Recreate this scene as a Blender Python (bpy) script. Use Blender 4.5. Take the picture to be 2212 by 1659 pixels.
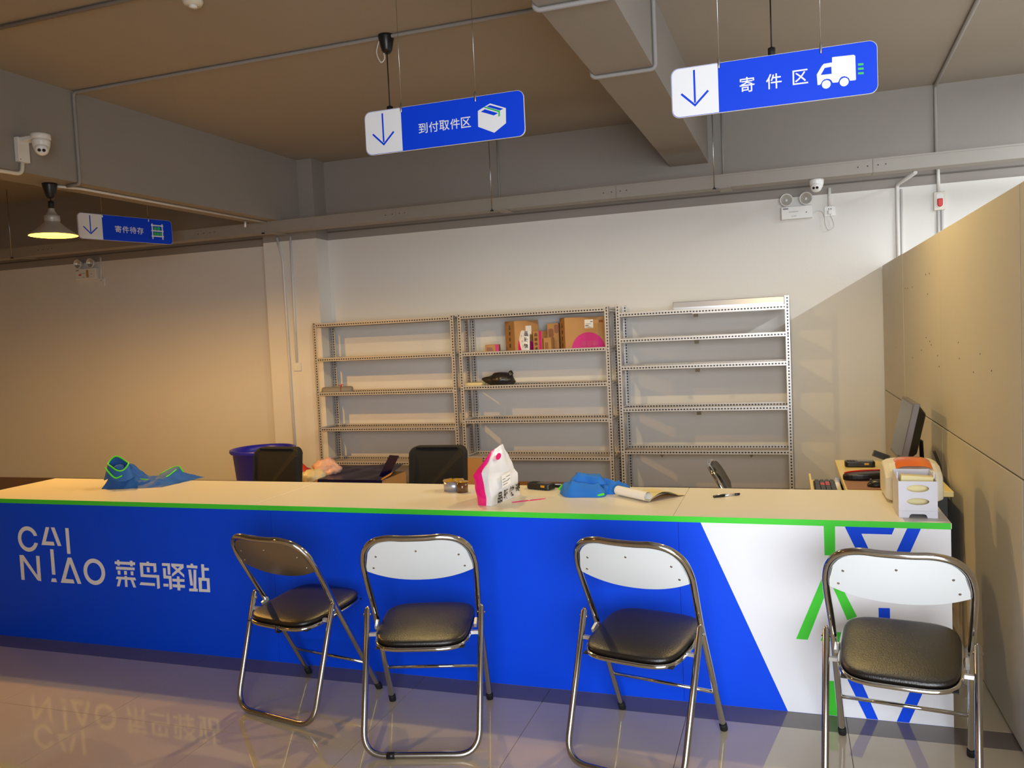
import bpy, bmesh, math, random
from mathutils import Vector, Matrix, noise
for o in list(bpy.data.objects): bpy.data.objects.remove(o, do_unlink=True)
S = bpy.context.scene
COL = S.collection
random.seed(7)
PI = math.pi

# ------------------------------------------------------------------ camera
cam_d = bpy.data.cameras.new('camera'); cam = bpy.data.objects.new('camera', cam_d); COL.objects.link(cam)
cam_d.sensor_width = 36; cam_d.lens = 1766.1 / 2212 * 36; cam_d.clip_start = 0.05
_r = ((0.9476, -0.0252, -0.3185), (0.3163, -0.0690, 0.9461), (-0.0459, -0.9973, -0.0574))
RX = Vector([r[0] for r in _r]).normalized(); FW = Vector([r[2] for r in _r]).normalized()
UP = -Vector([r[1] for r in _r]); UP = (UP - FW * UP.dot(FW)).normalized(); RX = FW.cross(UP)
m = Matrix((RX, UP, -FW)).transposed().to_4x4(); m.translation = (0, 0, 1.5)
cam.matrix_world = m
S.camera = cam

# ------------------------------------------------------------------ light, world, exposure
S.view_settings.view_transform = 'Standard'; S.view_settings.look = 'None'
S.view_settings.gamma = 1.0; S.view_settings.use_curve_mapping = False
S.view_settings.exposure = 0.0
WARM = (1.0, 0.52, 0.10); MILD = (1.0, 0.75, 0.32); DAY = (0.89, 0.945, 1.0)
BULB_W = 60; SHOP_W = 128; TUBE_W = 150
w = bpy.data.worlds.new('world'); S.world = w; w.use_nodes = True
w.node_tree.nodes['Background'].inputs[0].default_value = (0.8, 0.9, 1.0, 1)
w.node_tree.nodes['Background'].inputs[1].default_value = 1.0
def area(name, loc, rot, sx, sy, watt, col):
    d = bpy.data.lights.new(name, 'AREA'); d.shape = 'RECTANGLE'; d.size = sx; d.size_y = sy
    d.energy = watt; d.color = col
    o = bpy.data.objects.new(name, d); COL.objects.link(o); o.location = loc; o.rotation_euler = rot
    return o
# daylight entering through the glazed shop front behind the photographer
area('shopfront_daylight', (1.2, -1.53, 1.62), (PI/2, 0, 0), 3.0, 2.2, SHOP_W, DAY).data.spread = math.radians(112)

# ------------------------------------------------------------------ materials
def lin(c):
    c = c / 255.0
    return c / 12.92 if c <= 0.04045 else ((c + 0.055) / 1.055) ** 2.4
MATS = {}
def mat(name, rgb, rough=0.5, metal=0.0, var=0.0, vscale=6.0, bump=0.0, bscale=80.0, spec=0.5, emit=None, estr=0.0, coat=0.0, alpha=1.0, trans=0.0):
    if name in MATS: return MATS[name]
    m = bpy.data.materials.new(name); m.use_nodes = True; nt = m.node_tree; b = nt.nodes['Principled BSDF']
    c = (lin(rgb[0]), lin(rgb[1]), lin(rgb[2]), 1)
    b.inputs['Base Color'].default_value = c; b.inputs['Roughness'].default_value = rough
    b.inputs['Metallic'].default_value = metal; b.inputs['Specular IOR Level'].default_value = spec
    if coat: b.inputs['Coat Weight'].default_value = coat
    if alpha < 1: b.inputs['Alpha'].default_value = alpha
    if trans: b.inputs['Transmission Weight'].default_value = trans
    if emit: b.inputs['Emission Color'].default_value = (*emit, 1); b.inputs['Emission Strength'].default_value = estr
    if var or bump:
        tc = nt.nodes.new('ShaderNodeTexCoord')
    if var:
        n = nt.nodes.new('ShaderNodeTexNoise'); n.inputs['Scale'].default_value = vscale; n.inputs['Detail'].default_value = 5
        nt.links.new(tc.outputs['Object'], n.inputs['Vector'])
        mx = nt.nodes.new('ShaderNodeMixRGB'); mx.blend_type = 'MIX'
        mx.inputs[1].default_value = tuple(v * (1 - var) for v in c[:3]) + (1,)
        mx.inputs[2].default_value = tuple(min(1, v * (1 + var)) for v in c[:3]) + (1,)
        nt.links.new(n.outputs['Fac'], mx.inputs[0]); nt.links.new(mx.outputs[0], b.inputs['Base Color'])
    if bump:
        n2 = nt.nodes.new('ShaderNodeTexNoise'); n2.inputs['Scale'].default_value = bscale; n2.inputs['Detail'].default_value = 4
        nt.links.new(tc.outputs['Object'], n2.inputs['Vector'])
        bp = nt.nodes.new('ShaderNodeBump'); bp.inputs['Strength'].default_value = bump; bp.inputs['Distance'].default_value = 0.004
        nt.links.new(n2.outputs['Fac'], bp.inputs['Height']); nt.links.new(bp.outputs['Normal'], b.inputs['Normal'])
    MATS[name] = m; return m
def perforated(name, rgb, rough, metal):
    """slotted angle steel: a row of oblong holes along every flange, painted as dark shade (uv in metres)"""
    m = mat(name, rgb, rough, metal, var=0.08, vscale=14)
    nt = m.node_tree; b = nt.nodes['Principled BSDF']; N = nt.nodes.new; L = nt.links.new
    uv = N('ShaderNodeUVMap'); sp = N('ShaderNodeSeparateXYZ'); L(uv.outputs[0], sp.inputs[0])
    def mth(op, a, bb):
        n = N('ShaderNodeMath'); n.operation = op
        for i, v in enumerate((a, bb)):
            if isinstance(v, (int, float)): n.inputs[i].default_value = v
            elif v is not None: L(v, n.inputs[i])
        return n.outputs[0]
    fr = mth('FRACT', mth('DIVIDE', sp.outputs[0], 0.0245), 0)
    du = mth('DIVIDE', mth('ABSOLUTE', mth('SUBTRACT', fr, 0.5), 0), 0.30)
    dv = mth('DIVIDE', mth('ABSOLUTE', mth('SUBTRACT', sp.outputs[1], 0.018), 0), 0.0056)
    hole_shade = mth('LESS_THAN', mth('ADD', mth('POWER', du, 4), mth('POWER', dv, 4)), 1.0)
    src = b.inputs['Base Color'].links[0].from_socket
    mx = N('ShaderNodeMixRGB'); L(hole_shade, mx.inputs[0]); L(src, mx.inputs[1]); mx.inputs[2].default_value = (0.018, 0.017, 0.017, 1); L(mx.outputs[0], b.inputs['Base Color'])  # near-black colour stands in for the shaded hollow; the flange stays solid
    L(mth('MULTIPLY', mth('SUBTRACT', 1.0, hole_shade), metal), b.inputs['Metallic'])
    return m

M = lambda k: MATS[k]
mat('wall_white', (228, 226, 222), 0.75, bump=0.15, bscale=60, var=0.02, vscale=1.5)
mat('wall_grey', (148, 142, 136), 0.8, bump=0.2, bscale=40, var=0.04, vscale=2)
mat('ceiling_grey', (160, 151, 140), 0.85, bump=0.2, bscale=30, var=0.05, vscale=1.2)
mat('joint_dark', (64, 60, 56), 0.8)
mat('joint_soft', (106, 100, 95), 0.8)
mat('skirting', (128, 100, 78), 0.35, var=0.1)
mat('tile', (193, 178, 152), 0.045, var=0.06, vscale=3.0, spec=1.0)
mat('tile_dark', (112, 103, 96), 0.12, var=0.08, vscale=5)
mat('grout', (120, 110, 100), 0.7)
mat('board', (198, 192, 179), 0.55, var=0.05, vscale=2.2, bump=0.12, bscale=18)
mat('board_edge', (66, 54, 42), 0.9)
mat('pvc', (222, 220, 217), 0.4)
mat('pvc_grey', (150, 146, 142), 0.5)
mat('pvc_painted', (146, 142, 140), 0.6)
mat('tray_paint', (150, 144, 136), 0.5, var=0.03)
mat('white_plastic', (232, 232, 230), 0.3)
mat('ivory_plastic', (222, 218, 204), 0.35)
mat('black_plastic', (22, 22, 23), 0.35)
mat('matte_black', (14, 14, 14), 0.6)
mat('steel', (190, 190, 192), 0.25, 1.0)
mat('chrome', (205, 203, 200), 0.10, 1.0)
mat('chrome_satin', (176, 172, 168), 0.24, 1.0)
mat('plate_white', (226, 230, 233), 0.4)
mat('plate_bronze', (150, 140, 126), 0.3, 0.85)
mat('leather', (24, 19, 16), 0.34, var=0.2, vscale=30, bump=0.25, bscale=220, spec=0.6)
mat('rubber', (16, 16, 16), 0.7)
mat('sign_blue', (2, 64, 222), 0.5, spec=0.2)
mat('sign_white', (236, 236, 240), 0.45)
mat('sign_green', (44, 190, 92), 0.45)
mat('panel_blue', (2, 74, 236), 0.5, var=0.03, vscale=4, spec=0.2)
mat('panel_white', (238, 238, 244), 0.42)
mat('panel_green', (72, 214, 58), 0.45, spec=0.25)
mat('laminate', (236, 228, 208), 0.3, var=0.015, vscale=5)
mat('laminate_yellow', (236, 214, 140), 0.35, var=0.02)
mat('laminate_side', (200, 196, 184), 0.45)
mat('cardboard', (186, 138, 84), 0.75, var=0.06, vscale=9, bump=0.1, bscale=120)
mat('cardboard_dark', (150, 104, 58), 0.75, var=0.06)
mat('kraft_tape', (140, 84, 40), 0.25)
mat('magenta', (205, 24, 122), 0.5)
mat('magenta_film', (232, 22, 118), 0.22, coat=0.4)
mat('faded_print', (190, 80, 120), 0.6)
mat('paper', (238, 234, 226), 0.6)
mat('cream_paper', (228, 214, 160), 0.6)
mat('ink', (28, 26, 30), 0.6)
mat('grey_ink', (120, 120, 128), 0.6)
mat('poly_white', (232, 230, 232), 0.25, bump=0.3, bscale=25, coat=0.3)
mat('black_film', (44, 41, 39), 0.3, bump=0.4, bscale=30)
mat('fabric_blue', (28, 112, 200), 0.75, var=0.12, vscale=20, bump=0.08, bscale=60)
mat('fabric_blue_dark', (38, 96, 178), 0.7, var=0.12, vscale=20, bump=0.2, bscale=90)
mat('trim_green', (84, 226, 44), 0.6)
mat('bin_blue', (34, 34, 190), 0.35)
mat('seat_black', (27, 27, 25), 0.85, var=0.2, vscale=40, bump=0.2, bscale=200)
mat('navy', (20, 18, 62), 0.3)
mat('red', (206, 30, 26), 0.3)
mat('red_film', (206, 54, 34), 0.35, bump=0.3, bscale=30)
mat('pink_film', (226, 178, 160), 0.35, bump=0.3, bscale=30)
mat('cream_film', (222, 206, 166), 0.35, bump=0.3, bscale=30)
mat('orange', (232, 110, 16), 0.22, coat=0.5)
mat('printer_cream', (226, 218, 196), 0.4)
mat('printer_grey', (196, 194, 192), 0.4)
mat('card_white', (214, 212, 222), 0.6)
mat('screen', (60, 66, 74), 0.12)
mat('lens', (24, 22, 30), 0.08)
mat('reflector', (196, 192, 184), 0.35, 0.6)
mat('clear_film', (210, 206, 204), 0.12, alpha=0.35)
mat('shade_out', (176, 170, 162), 0.4, 0.35)
mat('shade_in', (112, 90, 44), 0.6)
mat('bulb', (255, 240, 210), 0.4, emit=(1.0, 0.78, 0.42), estr=14)
mat('tube_glow', (255, 255, 255), 0.4, emit=(0.92, 0.96, 1.0), estr=6)
mat('roll_grey', (138, 132, 122), 0.6, var=0.08)
mat('alu', (186, 186, 196), 0.35, 0.6)
mat('brown_tape', (92, 62, 34), 0.2, coat=0.5)
mat('gold_film', (212, 160, 34), 0.15, 0.4, coat=0.6)
mat('keyboard', (20, 19, 20), 0.5)
mat('mousepad', (150, 112, 92), 0.7)
mat('bezel_grey', (118, 110, 112), 0.45)
mat('shelf_plate', (186, 176, 168), 0.5, 0.15, var=0.05)
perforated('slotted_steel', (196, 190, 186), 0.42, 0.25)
mat('bright_steel', (214, 214, 216), 0.28, 0.7)
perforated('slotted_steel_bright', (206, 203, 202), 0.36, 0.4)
mat('backing_dark', (96, 90, 84), 0.8)

# ------------------------------------------------------------------ mesh builder
ORG = {}
class MB:
    def __init__(s): s.v = []; s.f = []; s.mi = []; s.uv = {}; s.sm = []
    def add(s, vs, fs, mi=0, smooth=False, uvs=None):
        o = len(s.v); s.v += [tuple(v) for v in vs]
        for k, f in enumerate(fs):
            if uvs: s.uv[len(s.f)] = uvs[k]
            s.f.append(tuple(i + o for i in f)); s.mi.append(mi); s.sm.append(smooth)
        return s
    def hexa(s, b, t, mi=0):
        """bottom 4 points and top 4 points, counter clockwise from above"""
        return s.add(list(b) + list(t), [(3, 2, 1, 0), (4, 5, 6, 7), (0, 1, 5, 4), (1, 2, 6, 5), (2, 3, 7, 6), (3, 0, 4, 7)], mi)
    def box(s, x0, x1, y0, y1, z0, z1, mi=0):
        return s.hexa([(x0, y0, z0), (x1, y0, z0), (x1, y1, z0), (x0, y1, z0)], [(x0, y0, z1), (x1, y0, z1), (x1, y1, z1), (x0, y1, z1)], mi)
    def obox(s, c, hx, hy, hz, rz=0.0, rx=0.0, ry=0.0, mi=0):
        R = Matrix.Rotation(rz, 3, 'Z') @ Matrix.Rotation(rx, 3, 'X') @ Matrix.Rotation(ry, 3, 'Y'); c = Vector(c)
        P = [c + R @ Vector((a * hx, b * hy, d * hz)) for d in (-1, 1) for a, b in ((-1, -1), (1, -1), (1, 1), (-1, 1))]
        return s.hexa(P[:4], P[4:], mi)
    def tube(s, pts, r, seg=10, closed=False, caps=True, mi=0):
        P = [Vector(p) for p in pts]; n = len(P); rs = r if isinstance(r, (list, tuple)) else [r] * n
        T = []
        for i in range(n):
            a = P[(i - 1) % n] if (closed or i > 0) else P[i]; b = P[(i + 1) % n] if (closed or i < n - 1) else P[i]
            T.append((b - a).normalized())
        u = T[0].orthogonal().normalized(); vs = []; fs = []
        for i in range(n):
            u = (u - T[i] * u.dot(T[i])).normalized(); w_ = T[i].cross(u)
            for k in range(seg):
                a = 2 * PI * k / seg; vs.append(P[i] + (u * math.cos(a) + w_ * math.sin(a)) * rs[i])
        for i in range(n if closed else n - 1):
            j = (i + 1) % n
            for k in range(seg):
                l = (k + 1) % seg; fs.append((i * seg + k, i * seg + l, j * seg + l, j * seg + k))
        s.add(vs, fs, mi, True)
        if caps and not closed:
            o = len(s.v) - n * seg
            s.f.append(tuple(o + k for k in reversed(range(seg)))); s.mi.append(mi); s.sm.append(False)
            s.f.append(tuple(o + (n - 1) * seg + k for k in range(seg))); s.mi.append(mi); s.sm.append(False)
        return s
    def lathe(s, prof, c=(0, 0, 0), seg=32, mi=0, axis='Z', smooth=True, sx=1.0, sy=1.0):
        vs = []; fs = []; n = len(prof); c = Vector(c)
        for r, z in prof:
            for k in range(seg):
                a = 2 * PI * k / seg; x, y = r * math.cos(a) * sx, r * math.sin(a) * sy
                if axis == 'Z': p = Vector((x, y, z))
                elif axis == 'Y': p = Vector((x, z, y))
                else: p = Vector((z, x, y))
                vs.append(c + p)
        for i in range(n - 1):
            for k in range(seg):
                l = (k + 1) % seg; q = (i * seg + k, i * seg + l, (i + 1) * seg + l, (i + 1) * seg + k)
                fs.append(q if axis != 'Y' else q[::-1])
        return s.add(vs, fs, mi, smooth)
    def prism(s, poly, place, d0, d1, mi=0):
        """poly: 2D points; place(u, v, d) -> 3D; extruded from d0 to d1"""
        n = len(poly); vs = [place(u, v, d0) for u, v in poly] + [place(u, v, d1) for u, v in poly]
        fs = [tuple(reversed(range(n))), tuple(range(n, 2 * n))] + [(i, (i + 1) % n, n + (i + 1) % n, n + i) for i in range(n)]
        return s.add(vs, fs, mi)
    def ring(s, outer, inner, place, d0, d1, mi=0):
        n = len(outer)
        for i in range(n):
            j = (i + 1) % n
            s.prism([outer[i], outer[j], inner[j], inner[i]], place, d0, d1, mi)
        return s
    def grid(s, fn, nu, nv, mi=0, smooth=True, closed_u=False):
        vs = [fn(i / (nu if closed_u else nu - 1), j / (nv - 1)) for j in range(nv) for i in range(nu)]; fs = []
        for j in range(nv - 1):
            for i in range(nu if closed_u else nu - 1):
                k = (i + 1) % nu; fs.append((j * nu + i, j * nu + k, (j + 1) * nu + k, (j + 1) * nu + i))
        return s.add(vs, fs, mi, smooth)
    def build(s, name, mats, parent=None, world=True, bevel=0.0, bseg=2, fixn=True):
        me = bpy.data.meshes.new(name)
        org = Vector(ORG.get(parent.name, (0, 0, 0))) if (parent is not None and world) else Vector((0, 0, 0))
        me.from_pydata([tuple(Vector(v) - org) for v in s.v], [], s.f)
        if isinstance(mats, str): mats = [mats]
        for k in mats: me.materials.append(MATS[k])
        for i, p in enumerate(me.polygons): p.material_index = s.mi[i]; p.use_smooth = s.sm[i]
        if s.uv:
            ul = me.uv_layers.new(name='UVMap')
            for i, p in enumerate(me.polygons):
                q = s.uv.get(i)
                if q:
                    for li, c in zip(p.loop_indices, q): ul.data[li].uv = c
        if fixn:
            b = bmesh.new(); b.from_mesh(me); bmesh.ops.recalc_face_normals(b, faces=b.faces); b.to_mesh(me); b.free()
        me.validate(); me.update()
        o = bpy.data.objects.new(name, me); COL.objects.link(o)
        if parent is not None: o.parent = parent; ORG[o.name] = tuple(org) if world else (0, 0, 0)
        if bevel:
            md = o.modifiers.new('bevel', 'BEVEL'); md.width = bevel; md.segments = bseg; md.limit_method = 'ANGLE'; md.angle_limit = 0.6
            md.harden_normals = False
        return o
def thing(name, label, cat, loc=(0, 0, 0), rz=0.0, group=None):
    o = bpy.data.objects.new(name, None); COL.objects.link(o); o.location = loc; o.rotation_euler = (0, 0, rz)
    o.empty_display_size = 0.1; o['label'] = label; o['category'] = cat
    if group: o['group'] = group
    ORG[o.name] = tuple(loc)
    return o
def tag(o, label, cat, group=None):
    o['label'] = label; o['category'] = cat
    if group: o['group'] = group
    return o
def struct(o, label=None, cat=None):
    o['kind'] = 'structure'
    if label: o['label'] = label
    if cat: o['category'] = cat
    return o
def round_path(pts, rad, n=6, closed=False):
    P = [Vector(p) for p in pts]; out = []
    N = len(P)
    for i in range(N):
        if not closed and i in (0, N - 1): out.append(P[i]); continue
        a, b, c = P[i - 1], P[i], P[(i + 1) % N]
        r = min(rad, (a - b).length * 0.49, (c - b).length * 0.49)
        p0 = b + (a - b).normalized() * r; p1 = b + (c - b).normalized() * r
        for k in range(n + 1):
            t = k / n; out.append((1 - t) ** 2 * p0 + 2 * t * (1 - t) * b + t * t * p1)
    return out
def catmull(P, n=6, closed=False):
    P = [Vector(p) for p in P]; out = []; N = len(P)
    for i in range(N if closed else N - 1):
        p0 = P[(i - 1) % N] if (closed or i > 0) else P[i]; p1 = P[i]; p2 = P[(i + 1) % N]
        p3 = P[(i + 2) % N] if (closed or i + 2 < N) else p2
        for k in range(n):
            t = k / n
            out.append(0.5 * ((2 * p1) + (p2 - p0) * t + (2 * p0 - 5 * p1 + 4 * p2 - p3) * t * t + (3 * p1 - p0 - 3 * p2 + p3) * t ** 3))
    if not closed: out.append(P[-1])
    return out
def rrect(x0, x1, y0, y1, r, n=6):
    out = []
    for cx, cy, a0 in ((x1 - r, y1 - r, 0), (x0 + r, y1 - r, PI / 2), (x0 + r, y0 + r, PI), (x1 - r, y0 + r, 1.5 * PI)):
        for k in range(n + 1):
            a = a0 + PI / 2 * k / n; out.append((cx + r * math.cos(a), cy + r * math.sin(a)))
    return out
def ell(cx, cy, rx, ry, n=28, a0=0.0, a1=2 * PI, end=False):
    return [(cx + rx * math.cos(a0 + (a1 - a0) * k / n), cy + ry * math.sin(a0 + (a1 - a0) * k / n)) for k in range(n + (1 if end else 0))]
def frame_at(o, u, v, n):
    o, u, v, n = Vector(o), Vector(u), Vector(v), Vector(n)
    return lambda a, b, d=0.0: o + u * a + v * b + n * d
_txt = {}
def text_mb(body, size, place, d=0.0004, offset=0.0, mb=None, sx=1.0, align='CENTER'):
    """flat lettering laid on a surface: place(u, v, d)"""
    key = (body, offset)
    if key not in _txt:
        c = bpy.data.curves.new('txt', 'FONT'); c.body = body; c.size = 1.0; c.offset = offset; c.resolution_u = 3
        o = bpy.data.objects.new('txt', c); COL.objects.link(o)
        dg = bpy.context.evaluated_depsgraph_get(); ev = o.evaluated_get(dg); me = ev.to_mesh()
        _txt[key] = ([tuple(v.co) for v in me.vertices], [tuple(p.vertices) for p in me.polygons])
        ev.to_mesh_clear(); bpy.data.objects.remove(o, do_unlink=True); bpy.data.curves.remove(c)
    vs, fs = _txt[key]
    if not vs: return mb or MB()
    x0 = min(v[0] for v in vs); x1 = max(v[0] for v in vs); y0 = min(v[1] for v in vs); y1 = max(v[1] for v in vs)
    cx = (x0 + x1) / 2; cy = (y0 + y1) / 2; k = size / (y1 - y0)
    mb = mb or MB()
    mb.add([place((v[0] - cx) * k * sx, (v[1] - cy) * k, d) for v in vs], fs)
    return mb

# ------------------------------------------------------------------ the room shell
X0, X1, Y0, YW, ZC = -9.6, 4.9, -1.6, 7.03, 3.26
XP = 0.73
TS = 0.583; TX0 = -0.985; TY0 = 2.595; YB0, YB1 = 3.125, 3.257
fl = struct(MB().box(X0, X1, Y0, YW, -0.12, -0.004).build('floor', 'grout'), 'polished beige tile floor', 'floor')
g = 0.0012
def tile_box(mb, xa, xb, ya, yb): mb.box(xa + g, xb - g, ya + g, yb - g, -0.0045, 0.0)
full = MB(); tile_box(full, 0, TS, 0, TS); proto = full.build('floor_tile', 'tile', fl)
rest = MB(); first = True
i0 = math.floor((X0 - TX0) / TS); i1 = math.ceil((X1 - TX0) / TS)
j0 = math.floor((Y0 - TY0) / TS)
for i in range(i0, i1):
    xa, xb = max(X0, TX0 + i * TS), min(X1, TX0 + (i + 1) * TS)
    for j in range(j0, 1):
        ya, yb = max(Y0, TY0 + j * TS), min(TY0 + (j + 1) * TS, YB0)
        if xb - xa < 0.02 or yb - ya < 0.02: continue
        near = -5.2 < xa < 1.2 and ya > 0.8
        if near and abs(yb - ya - TS) < 0.01 and abs(xb - xa - TS) < 0.01:
            o = proto if first else proto.copy()
            if not first: COL.objects.link(o)
            first = False; o.location = (xa, ya, 0)
        elif near:
            mb = MB(); tile_box(mb, xa, xb, ya, yb); mb.build('floor_tile', 'tile', fl)
        else: tile_box(rest, xa, xb, ya, yb)
    # border strip and the floor behind the counter
    if xb - xa > 0.02:
        mb = MB(); tile_box(mb, xa, xb, YB0, YB1)
        if -5.2 < xa < 0.9: mb.build('border_tile', 'tile_dark', fl)
        else: rest.box(xa + g, xb - g, YB0 + g, YB1 - g, -0.0045, 0, 1)
        y = YB1
        while y < YW - 0.02:
            tile_box(rest, xa, xb, y, min(y + TS, YW)); y += TS
o = rest.build('tile_field', ['tile', 'tile_dark'], fl); o['kind'] = 'stuff'

struct(MB().box(X0, X1, Y0, YW + 0.2, ZC, ZC + 0.15).build('ceiling', 'ceiling_grey'), 'flat grey painted concrete ceiling slab', 'ceiling')
ZP = 2.515
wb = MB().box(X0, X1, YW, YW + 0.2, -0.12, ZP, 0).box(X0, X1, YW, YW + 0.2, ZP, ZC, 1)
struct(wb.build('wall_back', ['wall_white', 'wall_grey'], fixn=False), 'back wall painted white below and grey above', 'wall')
tb = MB().box(X0, -4.766, YW - 0.006, YW, 2.585, 2.597).box(-4.181, X1, YW - 0.006, YW, 2.585, 2.597)
struct(tb.build('trim_1', 'joint_soft'), 'dark horizontal joint line across the grey band of the back wall', 'joint line')
# column standing half out of the back wall
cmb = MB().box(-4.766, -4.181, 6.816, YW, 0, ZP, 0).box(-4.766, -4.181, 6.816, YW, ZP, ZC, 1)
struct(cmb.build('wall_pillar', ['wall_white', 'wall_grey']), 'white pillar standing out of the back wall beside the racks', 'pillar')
struct(MB().box(X0, -4.766, YW - 0.012, YW, 0, 0.15).box(-4.181, XP, YW - 0.012, YW, 0, 0.15).build('baseboard_back', 'skirting'), 'brown tile skirting along the back wall', 'skirting')
struct(MB().box(X0 - 0.2, X0, Y0, YW + 0.2, -0.12, ZC).build('wall_left', 'wall_white'), 'far left wall of the hall', 'wall')
struct(MB().box(X1, X1 + 0.2, Y0, YW + 0.2, -0.12, ZC).build('wall_far_right', 'wall_white'), 'wall of the bay beyond the partition', 'wall')
# shop front behind the camera: wall with one wide glazed opening
WX0, WX1 = -0.35, 2.75
wf = MB().box(X0, WX0, Y0 - 0.2, Y0, -0.12, ZC).box(WX1, X1, Y0 - 0.2, Y0, -0.12, ZC).box(WX0, WX1, Y0 - 0.2, Y0, 2.75, ZC).box(WX0, WX1, Y0 - 0.2, Y0, -0.12, 0.48)
struct(wf.build('wall_front', 'wall_white'), 'front wall with the wide shop window', 'wall')
wn = MB()
for x in (WX0, 0.67, 1.70, WX1 - 0.05): wn.box(x, x + 0.05, Y0 - 0.15, Y0 - 0.1, 0.48, 2.75)
wn.box(WX0, WX1, Y0 - 0.15, Y0 - 0.1, 0.48, 0.53).box(WX0, WX1, Y0 - 0.15, Y0 - 0.1, 2.7, 2.75)
struct(wn.build('window_1', 'steel'), 'steel frame of the shop window', 'window')
# beams (their run is a degree or two off the partition)
def beam(name, xa0, xb0, ya, xa1, xb1, yb, z0, label):
    o = MB().hexa([(xa0, ya, z0), (xb0, ya, z0), (xb1, yb, z0), (xa1, yb, z0)], [(xa0, ya, ZC), (xb0, ya, ZC), (xb1, yb, ZC), (xa1, yb, ZC)]).build(name, 'wall_grey')
    return struct(o, label, 'beam')
beam('ceiling_beam', -4.99, -4.69, Y0, -4.635, -4.335, YW, 2.66, 'deep grey concrete beam running to the pillar')
beam('ceiling_beam', -1.027, -0.717, Y0, -0.878, -0.568, YW, 2.86, 'grey concrete beam meeting the wall above the racks')

# partition of painted boards on the right
part = struct(MB().box(XP + 0.012, XP + 0.06, 1.83, YW - 0.004, 0.0, 1.905).build('wall_right', 'board_edge'), 'beige board partition running out from the back wall on the right', 'partition')
ys = [YW - 0.006, 5.87, 4.53, 3.07, 1.84]
for a in range(4):
    for (z0, z1) in ((0.012, 0.948), (0.955, 1.92)):
        dz = 0.004 * random.random()
        MB().box(XP + 0.002 * random.random(), XP + 0.012, ys[a + 1] + 0.0035, ys[a] - 0.0035, z0, z1 + (dz if z1 > 1.5 else 0)).build('panel', 'board', part, bevel=0.0015, bseg=1)
for k in range(26):
    y = 3.2 + 3.6 * random.random(); z = random.choice((1.62, 1.3, 1.25, 0.6)) + 0.12 * random.random()
    MB().lathe([(0.0001, XP - 0.0008), (0.004, XP - 0.0006), (0.004, XP + 0.004)], (0, y, z), 8, axis='X').build('screw', 'joint_dark', part)

# ------------------------------------------------------------------ conduits
def conduit(pts, label, r=0.011, m='pvc_painted', rad=0.03, parts=None, grp=None):
    o = MB().tube(round_path(pts, rad), r, 10).build('conduit', m)
    return tag(o, label, 'pipe', grp)
xb = lambda y: -4.69 + (y - Y0) * (0.355 / (YW - Y0))      # right face of the deep beam
xm0 = lambda y: -1.027 + (y - Y0) * (0.149 / (YW - Y0)); xm1 = lambda y: -0.717 + (y - Y0) * (0.149 / (YW - Y0))
zc = ZC - 0.013
yk = 4.34
conduit([(xb(yk) - 0.10, yk, 2.647), (xb(yk) + 0.013, yk, 2.647), (xb(yk) + 0.013, yk, zc), (xm0(yk) - 0.014, yk, zc), (xm0(yk) - 0.014, yk, 2.846), (xm1(yk) + 0.014, yk, 2.846), (xm1(yk) + 0.014, yk, zc), (0.98, yk, zc)],
        'white conduit crossing the ceiling past the black pendant cup and looping under the middle beam')
yk = 3.35
conduit([(xb(yk) + 0.013, yk, zc), (xm0(yk) - 0.014, yk, zc), (xm0(yk) - 0.014, yk, 2.846), (xm1(yk) + 0.014, yk, 2.846), (xm1(yk) + 0.014, yk, zc)],
        'white conduit across the ceiling at the top left edge of the picture')
conduit([(-4.62, 4.30, 2.648), (-4.55, 4.45, 2.648), (-4.475, 6.47, 2.648)], 'thin conduit running along the underside of the deep beam', 0.009, 'pvc')
conduit([(1.0, 3.5, zc), (1.12, YW - 0.015, zc), (1.12, YW - 0.015, 2.70)], 'grey conduit along the ceiling at right and down the grey band', 0.013, 'pvc_grey', 0.02)
conduit([(1.128, YW - 0.012, 2.70), (1.133, YW - 0.012, 2.452)], 'short conduit dropping into the red alarm box', 0.013, 'pvc')
conduit([(1.128, YW - 0.012, 2.312), (1.128, YW - 0.012, 0.3)], 'pair of white conduits below the red alarm box, left one', 0.010, 'pvc')
conduit([(1.155, YW - 0.012, 2.312), (1.155, YW - 0.012, 0.3)], 'pair of white conduits below the red alarm box, right one', 0.010, 'pvc')
conduit([(0.92, 6.62, 2.552), (0.845, YW - 0.016, 2.535), (0.845, YW - 0.016, 0.3)], 'white conduit bending from the cable tray down the wall behind the partition', 0.014, 'pvc', 0.03)
conduit([(0.875, YW - 0.010, 2.50), (0.875, YW - 0.010, 0.3)], 'slim white conduit on the wall just left of the alarm box pipes', 0.009, 'pvc')
conduit([(-2.40, YW - 0.010, ZC), (-2.40, YW - 0.010, 2.64)], 'thin grey conduit on the grey wall band behind the parcel pickup sign', 0.008, 'pvc_grey')
conduit([(-0.45, YW - 0.010, ZC), (-0.45, YW - 0.010, 2.64)], 'thin grey conduit on the grey wall band right of the middle beam', 0.008, 'pvc_grey')
conduit([(0.357, YW - 0.012, 2.56), (0.357, YW - 0.012, 2.415)], 'short white conduit above the right wall socket', 0.013, 'pvc')
conduit([(-4.60, 6.803, 2.55), (-4.55, 6.803, 2.34), (-4.54, 6.803, 0.02)], 'left white conduit on the pillar running down to the floor', 0.011, 'pvc')
conduit([(-4.45, 6.803, 2.55), (-4.463, 6.803, 1.35)], 'right white conduit on the pillar ending at a small box', 0.010, 'pvc')
conduit([(-6.965, YW - 0.010, 2.56), (-6.975, YW - 0.010, 2.33)], 'short white conduit above the left wall socket', 0.010, 'pvc')
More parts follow.
